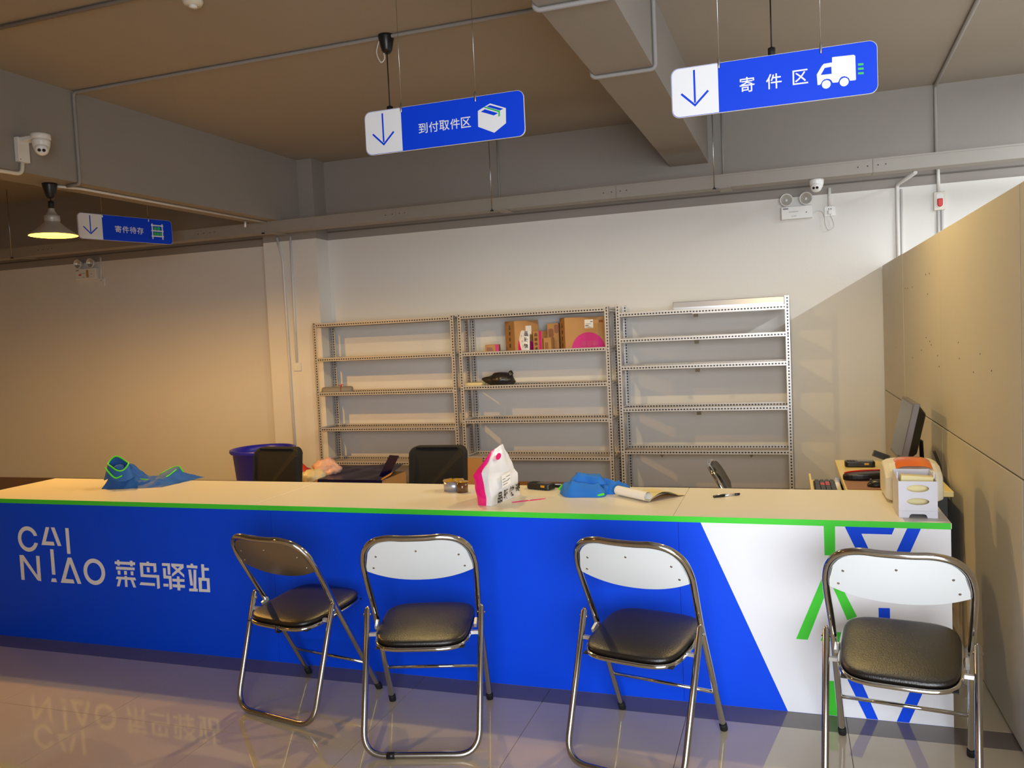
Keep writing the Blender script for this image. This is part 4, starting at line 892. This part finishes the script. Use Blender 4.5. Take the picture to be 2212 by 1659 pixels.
MB().grid(quadgrid(B1[0], cutt, RG[0].lerp(RG[1], 0.2), RG[0], bulge=0.008), 8, 10).build('pink_shoulder', 'magenta_film', t)
MB().grid(quadgrid(cutb, B0[1], B1[1], cutt, bulge=0.002), 8, 12).build('white_side', 'poly_white', t)
MB().grid(quadgrid(B0[1], B0[2], B1[2], B1[1], bulge=0.012), 14, 12).build('white_side', 'poly_white', t)
MB().grid(quadgrid(B0[2], B0[3], B1[3], B1[2], bulge=0.004), 8, 10).build('white_side', 'poly_white', t)
MB().grid(quadgrid(B1[1], B1[2], RG[1], RG[1].lerp(RG[0], 0.5), bulge=0.010), 14, 12).build('white_shoulder', 'poly_white', t)
MB().grid(quadgrid(cutt, B1[1], RG[0].lerp(RG[1], 0.5), RG[0].lerp(RG[1], 0.2), bulge=0.004), 6, 10).build('white_shoulder', 'poly_white', t)
MB().grid(quadgrid(B1[2], B1[3], RG[1], RG[1] + Vector((0, 0.004, 0)), bulge=0.006), 8, 8).build('white_shoulder', 'poly_white', t)
sf = (B0[2] - B0[1]).normalized(); sn = sf.cross(Vector((0, 0, 1)))
PFc = frame_at(B0[1] + sn * 0.019, sf, (0, 0, 1), sn)
mb = MB()
for k, ch in enumerate('品骏快递'): text_mb(ch, 0.046, lambda a, b, d, k=k: PFc(0.045 + 0.057 * k + a + 0.15 * b, 0.032 + 0.004 * k + b, 0), 0, 0.03, mb)
mb.build('print', 'ink', t, fixn=False)
mb = MB()
for (a, b, c_, d_) in ((0.07, 0.15, 0.070, 0.125), ): mb.prism([(a, c_), (b, c_ + 0.006), (b, d_ + 0.006), (a, d_)], PFc, -0.002, -0.0005)
mb.build('address_label', 'paper', t)
mb = MB()
for (a, b, c_) in ((0.075, 0.12, 0.08), (0.075, 0.13, 0.092), (0.075, 0.10, 0.104), (0.11, 0.145, 0.112), (0.125, 0.145, 0.098)): mb.prism([(a, c_), (b, c_ + 0.003), (b, c_ + 0.006), (a, c_ + 0.003)], PFc, 0.0, 0.0006)
mb.build('label_print', 'grey_ink', t)
s2 = B1[1].lerp(RG[1], 0.45)
MB().prism(ell(0, 0, 0.022, 0.014, 16), frame_at(s2 + Vector((0.0095, 0.012, 0.012)), (0.2, 0.95, 0.25), (-0.1, -0.2, 0.97), (0.97, -0.2, 0.1)), 0.004, 0.0055).build('pink_emblem', 'magenta_film', t)

# handheld scanners
def scanner(loc, rz, label, L_=0.135, W_=0.068):
    t = thing('handheld_scanner', label, 'scanner', loc, rz, 'black handheld scanners')
    MB().prism(rrect(-L_ / 2, L_ / 2, -W_ / 2, W_ / 2, 0.018), lambda u, v, d=0: Vector((u, v, d)), 0.0005, 0.030).build('body', 'black_plastic', t, False, bevel=0.006, bseg=3)
    MB().prism(rrect(-0.012, L_ / 2 - 0.012, -W_ / 2 + 0.010, W_ / 2 - 0.010, 0.004), lambda u, v, d=0: Vector((u, v, d)), 0.030, 0.0312).build('screen', 'screen', t, False)
    for i in range(3):
        for j in range(3): MB().box(-L_ / 2 + 0.012 + i * 0.014, -L_ / 2 + 0.022 + i * 0.014, -0.02 + j * 0.014, -0.010 + j * 0.014, 0.0298, 0.0318).build('key', 'keyboard', t, False)
    MB().box(0.02, 0.042, -W_ / 2 - 0.001, -W_ / 2 + 0.004, 0.014, 0.024).build('trigger_button', 'gold_film', t, False)
    return t
scanner((-1.145, 3.772, ZT), -0.30, 'black handheld scanner with a yellow button beside the pink parcel')
t = thing('phone_case', 'flat black case lying on the back edge of the counter behind the scanner', 'case', (-1.06, 3.82, ZT))
MB().prism(rrect(-0.06, 0.06, -0.02, 0.02, 0.014), lambda u, v, d=0: Vector((-1.055 + u, 3.825 + v - 0.1 * u, ZT + d)), 0.0005, 0.018).build('shell', 'black_plastic', t, bevel=0.005, bseg=3)
MB().box(-1.085, -1.05, 3.803, 3.806, ZT + 0.014, ZT + 0.0185).build('edge_trim', 'printer_grey', t)
# pink pencil tag
t = thing('pink_tag', 'thin pink plastic strip lying before the handheld scanner', 'tag', (-1.12, 3.49, ZT))
TF = frame_at((-1.12, 3.49, ZT), (0.80, 0.59, 0), (-0.59, 0.80, 0), (0, 0, 1))
MB().prism([(-0.082, 0.0), (-0.072, -0.007), (0.02, -0.006), (0.075, -0.0015), (0.082, 0.001), (0.03, 0.006), (-0.06, 0.008)], TF, 0.0005, 0.003).build('strip', 'magenta_film', t)
MB().prism([(-0.004, -0.003), (0.006, -0.003), (0.006, 0.004), (-0.004, 0.004)], TF, 0.003, 0.0034).build('print_mark', 'paper', t)

# second blue garment
t = thing('work_vest', 'bright blue cloth bundle heaped beside the rolled notepad', 'vest', (-0.87, 3.68, ZT))
def cloth_heap(name, c, rx, ry, H, rz, seed, folds, depth):
    off = Vector((seed * 3.7, seed * 1.9, 0)); cr, sr = math.cos(rz), math.sin(rz)
    def fn(u, v):
        a = 2 * PI * u; r = v
        rim = 1 + 0.16 * noise.noise(Vector((math.cos(a) * 1.3, math.sin(a) * 1.3, seed)))
        x, y = r * rim * math.cos(a), r * rim * math.sin(a)
        wx = 0.55 * noise.noise(Vector((x * 1.1, y * 1.1, seed + 5))) ; wy = 0.55 * noise.noise(Vector((x * 1.1, y * 1.1, seed + 9)))
        h = H * max(0.0, 1 - r ** 3.2) ** 0.55 * (0.82 + 0.36 * noise.noise(Vector((x * 1.2, y * 1.2, seed + 2))))
        f_ = math.sin(folds * (x + wx) + 0.8 * y + seed); g_ = math.sin(folds * 0.8 * (y * 1.3 + wy) - 0.9 * x)
        h += depth * (1 - r ** 4) * ((1 - abs(f_)) ** 1.6 - 0.4) + depth * 0.6 * (1 - r ** 4) * ((1 - abs(g_)) ** 2 - 0.33)
        bulge = 0.010 * math.sin(folds * 1.1 * a + seed) * r
        px, py = x * (rx + bulge), y * (ry + bulge)
        return Vector((c[0] + cr * px - sr * py, c[1] + sr * px + cr * py, c[2] + max(0.0006, h)))
    return MB().grid(fn, 72, 30, closed_u=True).build(name, 'fabric_blue', t)
cloth_heap('bundle', (-0.905, 3.665, ZT), 0.122, 0.092, 0.082, 0.1, 1.7, 4.2, 0.022)
cloth_heap('bundle_fold', (-0.895, 3.69, ZT + 0.050), 0.092, 0.058, 0.052, -0.15, 4.1, 3.6, 0.012)
cloth_heap('sleeve', (-0.778, 3.725, ZT), 0.070, 0.050, 0.062, 0.45, 7.3, 4.0, 0.016)
MB().tube(catmull([(-1.035, 3.70, ZT + 0.012), (-1.02, 3.715, ZT + 0.028), (-1.0, 3.70, ZT + 0.03), (-0.985, 3.67, ZT + 0.024)]), 0.007, 6).build('green_piping', 'trim_green', t)
MB().tube(catmull([(-0.84, 3.60, ZT + 0.006), (-0.82, 3.595, ZT + 0.010), (-0.80, 3.61, ZT + 0.012)]), 0.006, 6).build('green_piping', 'trim_green', t)

# rolled notepad
t = thing('notepad', 'open notepad with its front pages rolled back on the counter', 'notepad', (-0.6, 3.68, ZT))
ra, rb = Vector((-0.742, 3.640, ZT + 0.0245)), Vector((-0.583, 3.505, ZT + 0.0245)); rd = (rb - ra).normalized(); ru = Vector((rd.y, -rd.x, 0))
if ru.y < 0: ru = -ru
def scroll(a, b):
    th = -0.5 * PI + 3.4 * PI * b; r_ = 0.024 - 0.0085 * b
    c_ = ra.lerp(rb, a); return c_ + ru * (-r_ * math.cos(th) * -1) * 1.0 + Vector((0, 0, r_ * math.sin(th)))
MB().grid(lambda a, b: scroll(a, b), 6, 60).build('rolled_pages', 'paper', t)
W2 = (rb - ra).length
def page(k): 
    def fn(a, b):
        c_ = ra.lerp(rb, a) + ru * (0.002 + (0.215 - 0.008 * k) * b); 
        lift = 0.022 * math.sin(PI * min(1, b * 1.15)) * a ** 1.5 * (0.5 + 0.5 * k)
        return Vector((c_.x, c_.y, ZT + 0.0012 + 0.003 * k + lift))
    return fn
MB().grid(page(0), 8, 16).build('backing_card', 'cardboard', t)
MB().grid(page(0.9), 8, 16).build('page', 'paper', t)
MB().grid(page(1.6), 8, 16).build('page', 'cream_paper', t)
t = thing('pen', 'black and silver pen lying on the counter right of the notepad', 'pen', (-0.263, 3.664, ZT))
pa, pb = Vector((-0.317, 3.628, ZT + 0.006)), Vector((-0.209, 3.700, ZT + 0.006)); l = lambda q: pa.lerp(pb, q)
MB().tube([l(0), l(0.02), l(0.42)], [0.004, 0.0055, 0.0055], 10).build('cap', 'black_plastic', t)
MB().tube([l(0.42), l(0.80)], 0.0048, 10).build('barrel', 'bright_steel', t)
MB().tube([l(0.80), l(0.98), l(1)], [0.0052, 0.0052, 0.003], 10).build('grip', 'black_plastic', t)
MB().tube([l(0.10) + Vector((0, 0, 0.006)), l(0.48) + Vector((0, 0, 0.006))], 0.0012, 6).build('clip', 'steel', t)

# label printer
t = thing('label_printer', 'cream label printer with orange lid window at the right end of the counter', 'printer', (0.475, 3.70, ZT))
PRO = [(3.595, 0.004), (3.59, 0.05), (3.60, 0.105), (3.625, 0.128), (3.69, 0.152), (3.78, 0.158), (3.835, 0.135), (3.85, 0.08), (3.842, 0.004)]
def prn(x0, x1, pro, sc0=1.0):
    mb = MB(); n = len(pro); N = 10; vs = []
    cy = 3.72; cz = 0.06
    for k in range(N + 1):
        a = k / N; x = x0 + (x1 - x0) * a; e = 1 - 0.16 * abs(2 * a - 1) ** 5
        for y, z in pro: vs.append(Vector((x, cy + (y - cy) * e, ZT + max(0.002, cz + (z - cz) * e))))
    fs = [(k * n + i, k * n + (i + 1) % n, (k + 1) * n + (i + 1) % n, (k + 1) * n + i) for k in range(N) for i in range(n)] + [tuple(range(n)), tuple(range(N * n, (N + 1) * n))]
    return mb.add(vs, fs)
prn(0.372, 0.585, PRO).build('body', 'printer_cream', t, bevel=0.008, bseg=3)
MB().hexa([(0.405, 3.583, ZT + 0.045), (0.553, 3.583, ZT + 0.045), (0.553, 3.62, ZT + 0.045), (0.405, 3.62, ZT + 0.045)], [(0.405, 3.590, ZT + 0.118), (0.553, 3.590, ZT + 0.118), (0.553, 3.63, ZT + 0.125), (0.405, 3.63, ZT + 0.125)]).build('front_cover', 'printer_grey', t, bevel=0.004)
MB().grid(lambda a, b: Vector((0.415 + 0.135 * a + 0.006 * (1 - b) * (1 if a < .5 else -1) * 0, 3.635 + 0.165 * b, ZT + 0.132 + 0.034 * math.sin(PI * (0.12 + 0.62 * b)) - 0.012 * (2 * a - 1) ** 4)), 14, 14).build('lid_window', 'orange', t)
MB().box(0.41, 0.548, 3.580, 3.586, ZT + 0.058, ZT + 0.064).build('paper_slot', 'matte_black', t)
MB().box(0.3722, 0.3735, 3.66, 3.80, ZT + 0.068, ZT + 0.0705).build('lid_joint', 'printer_grey', t)
# card holder
t = thing('card_holder', 'white cardboard holder with two oval windows at the counter corner', 'holder', (0.452, 3.40, ZT))
hx0, hx1, hy0, hy1, hz = 0.386, 0.518, 3.332, 3.505, 0.138
def front_plate():
    mb = MB(); P = lambda u, v, d=0: Vector((u, hy0 - d, ZT + v)); cx = (hx0 + hx1) / 2
    n = 32; zsplit = [0.042, 0.082, hz]
    for (za, zb, zc_, rx_, rz_) in ((0.040, 0.088, 0.062, 0.038, 0.013), (0.088, hz, 0.111, 0.038, 0.014)):
        outer = []
        for k in range(n):
            a = 2 * PI * k / n; c_, s_ = math.cos(a), math.sin(a)
            q = min((hx1 - hx0) / 2 / max(1e-6, abs(c_)), ((zb - zc_) if s_ > 0 else (zc_ - za)) / max(1e-6, abs(s_)))
            outer.append((cx + c_ * q, zc_ + s_ * q))
        mb.ring(outer, ell(cx, zc_, rx_, rz_, n), P, 0, 0.0025)
        # corner fills
        for (ux, vz) in ((hx0, za), (hx1, za), (hx0, zb), (hx1, zb)):
            near = sorted(outer, key=lambda p: (p[0] - ux) ** 2 + (p[1] - vz) ** 2)[:2]
            mb.prism([(ux, vz), near[0], near[1]], P, 0, 0.0025)
    mb.prism([(hx0, 0.0005), (cx - 0.032, 0.0005), (cx - 0.027, 0.012), (cx - 0.02, 0.0145), (cx - 0.02, 0.040), (hx0, 0.040)], P, 0, 0.0025)
    mb.prism([(hx1, 0.0005), (hx1, 0.040), (cx + 0.02, 0.040), (cx + 0.02, 0.0145), (cx + 0.027, 0.012), (cx + 0.032, 0.0005)], P, 0, 0.0025)
    mb.prism([(cx - 0.02, 0.0145), (cx + 0.02, 0.0145), (cx + 0.02, 0.040), (cx - 0.02, 0.040)], P, 0, 0.0025)
    return mb
front_plate().build('front_plate', 'card_white', t)
for x in (hx0, hx1 - 0.002):
    MB().hexa([(x, hy0 + 0.0005, ZT + 0.0005), (x + 0.002, hy0 + 0.0005, ZT + 0.0005), (x + 0.002, hy1, ZT + 0.0005), (x, hy1, ZT + 0.0005)], [(x, hy0 + 0.0005, ZT + 0.138), (x + 0.002, hy0 + 0.0005, ZT + 0.138), (x + 0.002, hy1, ZT + 0.155), (x, hy1, ZT + 0.155)]).build('side_plate', 'card_white', t)
MB().box(hx0, hx1, hy1, hy1 + 0.002, ZT + 0.0005, ZT + 0.155).build('back_plate', 'card_white', t)
MB().box(hx0 + 0.002, hx1 - 0.002, hy0 + 0.003, hy1, ZT + 0.016, ZT + 0.018).build('floor_plate', 'card_white', t)
MB().box(hx0 + 0.0005, hx1 + 0.004, hy0 - 0.0045, hy0 - 0.0026, ZT + 0.026, ZT + 0.0268).build('fold_line', 'printer_grey', t)
for x in (hx0 + 0.001, hx1 - 0.005): MB().box(x, x + 0.004, hy0 + 0.05, hy0 + 0.054, ZT + 0.138, ZT + 0.165).build('tab', 'card_white', t)
o = MB().obox((0.452, 3.385, ZT + 0.085), 0.055, 0.018, 0.066, 0.0, 0.0, 0.06).build('card_stack', 'cream_paper', bevel=0.001, bseg=1)
tag(o, 'stack of cream slips standing inside the white oval window holder', 'slips')
o = MB().prism([(0.398, 3.262), (0.546, 3.286), (0.552, 3.545), (0.50, 3.56), (0.40, 3.50)], lambda u, v, d=0: Vector((u, v, ZT + d)), 0.0001, 0.0005).build('grey_sheet', 'printer_grey')
tag(o, 'grey sheet lying under the white card holder', 'sheet')

# ------------------------------------------------------------------ desk behind the counter on the right
DZ = 0.72
t = thing('side_desk', 'small yellow topped desk against the partition behind the printer', 'desk', (0.47, 4.5, 0))
MB().box(0.247, 0.695, 4.05, 4.94, DZ - 0.025, DZ).build('desk_top', 'laminate_yellow', t, bevel=0.0015, bseg=1)
for x, y in ((0.29, 4.09), (0.655, 4.09), (0.29, 4.90), (0.655, 4.90)): MB().box(x - 0.018, x + 0.018, y - 0.018, y + 0.018, 0, DZ - 0.025).build('leg', 'black_plastic', t)
MB().box(0.66, 0.68, 4.11, 4.88, 0.25, DZ - 0.03).build('modesty_panel', 'matte_black', t)
MB().box(0.105, 0.246, 4.06, 4.60, 0.655, 0.667).build('keyboard_tray', 'laminate_yellow', t)
MB().box(0.098, 0.108, 4.055, 4.60, 0.655, 0.70).build('tray_edge', 'laminate_yellow', t)
for y in (4.14, 4.52): MB().box(0.225, 0.2465, y, y + 0.02, 0.667, DZ - 0.026).box(0.2468, 0.29, y, y + 0.02, DZ - 0.06, DZ - 0.026).build('tray_bracket', 'steel', t)
t = thing('keyboard', 'black keyboard with red keys on the pull out tray', 'keyboard', (0.176, 4.27, 0.667))
MB().box(0.118, 0.222, 4.08, 4.50, 0.6675, 0.682).build('case', 'keyboard', t, bevel=0.004); kc = bpy.data.objects['case']
for i in range(4):
    for j in range(13):
        red = (i, j) in ((1, 8), (2, 8), (1, 9), (2, 9), (2, 10))
        MB().box(0.124 + i * 0.024, 0.144 + i * 0.024, 4.09 + j * 0.031, 4.116 + j * 0.031, 0.682, 0.690).build('key', 'red' if red else 'black_plastic', kc)
t = thing('mouse_pad', 'reddish brown mouse pad at the near end of the yellow desk', 'mouse pad', (0.38, 4.16, DZ))
MB().prism(rrect(0.255, 0.52, 4.06, 4.28, 0.01), lambda u, v, d=0: Vector((u, v, DZ + d)), 0.0003, 0.003).build('pad', 'mousepad', t)
t = thing('computer_mouse', 'black computer mouse on the mouse pad beside the printer', 'mouse', (0.395, 4.13, DZ + 0.003))
lump('shell', (0.395, 4.13, DZ + 0.0032), 0.05, 0.030, 0.034, 2, 'black_plastic', t, 0.1, 0.02, 1.0, 4, 0.0, 0.2)
MB().lathe([(0.004, -0.002), (0.006, 0.0), (0.004, 0.002)], (0.362, 4.13, DZ + 0.034), 12, axis='Y').build('wheel', 'steel', t)
t = thing('handset', 'black handset with a red rim lying on the yellow desk', 'handset', (0.35, 4.30, DZ))
MB().prism(ell(0.365, 4.31, 0.115, 0.045, 28), lambda u, v, d=0: Vector((u, v + 0.12 * (u - 0.365), DZ + d + 0.05 * (u - 0.25))), 0.0005, 0.034).build('body', 'black_plastic', t, bevel=0.010, bseg=3)
MB().tube([(0.36 + 0.10 * math.cos(a), 4.31 + 0.043 * math.sin(a) + 0.12 * (0.10 * math.cos(a)), DZ + 0.036 + 0.05 * (0.11 + 0.10 * math.cos(a))) for a in [PI * k / 20 for k in range(21)]], 0.004, 6).build('red_rim', 'red', t)
scanner((0.36, 4.72, DZ), 0.02, 'black handheld scanner with a yellow button on the yellow desk', 0.15, 0.075)
t = thing('monitor', 'computer monitor seen from the side on the yellow desk', 'monitor', (0.57, 4.62, DZ))
MR = Matrix.Rotation(0.0, 3, 'Z') @ Matrix.Rotation(0.22, 3, 'Y')
mc = Vector((0.578, 4.62, DZ + 0.215))
def mbox(mb, x0, x1, y0, y1, z0, z1, tx=1.0):
    P = [mc + MR @ Vector(p) for p in ((x0, y0, z0), (x1, y0 * tx, z0 * tx), (x1, y1 * tx, z0 * tx), (x0, y1, z0))]; Q = [mc + MR @ Vector(p) for p in ((x0, y0, z1), (x1, y0 * tx, z1 * tx), (x1, y1 * tx, z1 * tx), (x0, y1, z1))]
    return mb.hexa(P, Q)
mbox(MB(), -0.022, 0.006, -0.215, 0.215, -0.15, 0.15).build('bezel', 'bezel_grey', t, bevel=0.003)
mbox(MB(), 0.006, 0.052, -0.205, 0.205, -0.142, 0.142, 0.72).build('rear_shell', 'black_plastic', t, bevel=0.008)
mbox(MB(), -0.0235, -0.0222, -0.203, 0.203, -0.137, 0.137).build('screen', 'screen', t)
MB().tube([mc + MR @ Vector((0.045, 0, -0.04)), Vector((0.655, 4.685, DZ + 0.14)), Vector((0.66, 4.69, DZ + 0.01))], 0.011, 10).build('stand_neck', 'black_plastic', t)
MB().prism(ell(0.60, 4.66, 0.075, 0.10, 28), lambda u, v, d=0: Vector((u, v, DZ + d)), 0.0005, 0.012).build('stand_foot', 'black_plastic', t)
t = thing('cable_bundle', 'black cable rising beside the partition behind the monitor', 'cable', (0.69, 4.40, DZ))
MB().tube(catmull([(0.685, 4.30, DZ + 0.006), (0.69, 4.36, DZ + 0.06), (0.672, 4.40, DZ + 0.13)]), 0.007, 8).build('cable', 'black_plastic', t)
t = thing('phone', 'grey phone leaning at the far end of the yellow desk', 'phone', (0.47, 4.90, DZ))
MB().obox((0.485, 4.905, DZ + 0.030), 0.045, 0.005, 0.018, 0.1, -0.35, 0.4).build('case', 'backing_dark', t, bevel=0.003)
MB().obox((0.4845, 4.8996, DZ + 0.0317), 0.038, 0.0006, 0.014, 0.1, -0.35, 0.4).build('screen', 'screen', t)

# ------------------------------------------------------------------ things behind the counter
def office_chair(loc, rz, label, top, wd, m='seat_black'):
    t = thing('office_chair', label, 'chair', loc, rz, 'black office chairs behind the counter')
    o = MB(); h = 0.42; hw = wd / 2
    MB().prism(rrect(-hw, hw, top - h, top, 0.055, 8), lambda u, v, d=0: Vector((u, -0.20 - 0.12 * (v - 0.6) - 0.05 * (u / hw) ** 2 * -1 + d, v)), -0.045, 0.03).build('backrest', m, t, False, bevel=0.018, bseg=4)
    MB().prism(rrect(-0.23, 0.23, -0.20, 0.24, 0.07, 8), lambda u, v, d=0: Vector((u, v, 0.40 + d)), 0.0, 0.07).build('seat', m, t, False, bevel=0.02, bseg=3)
    MB().tube(round_path([(0, 0.0, 0.385), (0, -0.245, 0.385), (0, -0.27, 0.60)], 0.06), 0.016, 10).build('back_support', 'black_plastic', t, False)
    MB().tube([(0, 0, 0.10), (0, 0, 0.40)], 0.025, 14).build('gas_post', 'black_plastic', t, False)
    for k in range(5):
        a = 2 * PI * k / 5 + 0.3; e = Vector((0.26 * math.cos(a), 0.26 * math.sin(a), 0.075))
        MB().tube([(0, 0, 0.115), e], [0.026, 0.016], 8).build('base_arm', 'black_plastic', t, False)
        MB().lathe([(0.0001, -0.016), (0.027, -0.016), (0.027, 0.016), (0.0001, 0.016)], (e.x, e.y, 0.0275), 14, axis='X').tube([(e.x, e.y, 0.03), (e.x, e.y, 0.078)], 0.007, 6).build('caster', 'black_plastic', t, False)
    return t
office_chair((-3.46, 4.78, 0), PI - 0.05, 'black office chair behind the counter in front of the blue bin', 0.79, 0.385)
office_chair((-2.20, 4.78, 0), PI + 0.05, 'black office chair behind the counter in front of the left rack', 0.80, 0.40)
# blue bin
t = thing('waste_bin', 'big blue plastic bin beside the pillar behind the office chair', 'bin', (-4.40, 6.10, 0))
bc = (-4.40, 6.10, 0)
MB().lathe([(0.0001, 0.001), (0.20, 0.001), (0.205, 0.01), (0.258, 0.585), (0.275, 0.59), (0.283, 0.60), (0.283, 0.622), (0.272, 0.626), (0.258, 0.62), (0.252, 0.58), (0.20, 0.02), (0.0001, 0.018)], bc, 48).build('tub', 'bin_blue', t)
for s in (-1, 1):
    MB().grid(lambda a, b, s=s: Vector((bc[0] + s * (0.278 + 0.075 * b * math.cos(PI * (a - 0.5))), bc[1] + 0.11 * (2 * a - 1) * (1 - 0.25 * b), 0.600 - 0.015 * b)), 12, 5).build('handle', 'bin_blue', t)
# plastic bags on the cardboard
t = thing('plastic_bag', 'red and white plastic shopping bag heaped by the pillar', 'bag', (-3.60, 5.62, 0.42))
lump('red_part', (-3.68, 5.57, 0.412), 0.10, 0.09, 0.165, 21, 'red_film', t, 0.2, 0.3, 1.9, 4, 0.25, 0.35)
lump('white_part', (-3.555, 5.55, 0.412), 0.115, 0.09, 0.135, 22, 'cream_film', t, -0.2, 0.35, 1.9, 4, 0.3, 0.35)
lump('pink_part', (-3.50, 5.66, 0.46), 0.12, 0.08, 0.14, 23, 'pink_film', t, 0.1, 0.35, 2.2, 4, 0.3, 0.35)
# big open carton with dark lining
t = thing('open_carton', 'open cardboard carton lined with dark navy film behind the office chair', 'box', (-3.25, 5.68, 0))
for (x0, x1, y0, y1) in ((-3.70, -2.92, 5.48, 5.486), (-3.70, -2.92, 5.894, 5.90), (-3.70, -3.694, 5.487, 5.893), (-2.926, -2.92, 5.487, 5.893)): MB().box(x0, x1, y0, y1, 0.0005, 0.462).build('carton_wall', 'cardboard', t)
MB().box(-3.693, -2.927, 5.487, 5.893, 0.398, 0.410).build('fill_board', 'cardboard_dark', t)
MB().grid(lambda a, b: Vector((-3.47 + 0.56 * a, 5.475 + 0.40 * b, 0.466 + 0.035 * b + 0.03 * a * b + 0.010 * noise.noise(Vector((a * 5, b * 4, 3))))), 20, 12).build('navy_lining', 'navy', t)
MB().grid(lambda a, b: Vector((-3.47 + 0.56 * a, 5.474 - 0.004 * b, 0.467 - 0.04 * b * (1 - 0.2 * a))), 12, 4).build('navy_lining', 'navy', t)
MB().grid(lambda a, b: Vector((-2.95 + 0.10 * a, 5.50 + 0.16 * b, 0.49 + 0.165 * a - 0.03 * b)), 6, 6).build('navy_flap', 'navy', t)
MB().grid(lambda a, b: Vector((-2.96 + 0.12 * a, 5.478 + 0.05 * b, 0.445 + 0.06 * a + 0.02 * b)), 4, 4).build('carton_flap', 'cardboard', t)
# cardboard pieces under the racks
o = MB().obox((-2.62, 6.30, 0.255), 0.20, 0.01, 0.25, 0.05, -0.10).build('cardboard_sheet', 'cardboard'); tag(o, 'flat cardboard sheet leaning behind the second office chair', 'cardboard')
t = thing('cardboard_box', 'low brown cardboard box on the floor under the middle rack', 'box', (-2.0, 6.2, 0)); MB().box(-2.32, -1.70, 5.95, 6.40, 0.0005, 0.30).build('carton', 'cardboard_dark', t, bevel=0.003)
MB().box(-2.32, -1.70, 6.14, 6.20, 0.2996, 0.3008).build('packing_tape', 'kraft_tape', t)
# clear bag by the partition
t = thing('plastic_bag', 'crumpled clear plastic bag on the floor against the partition', 'bag', (0.67, 3.68, 0))
lump('film', (0.672, 3.66, 0.0008), 0.045, 0.07, 0.15, 31, 'clear_film', t, 0.0, 0.35, 2.4, 4, 0.3, 0.35)
lump('content', (0.672, 3.66, 0.0012), 0.022, 0.035, 0.06, 33, 'gold_film', t, 0.0, 0.3, 2.0, 3, 0.2, 0.35)
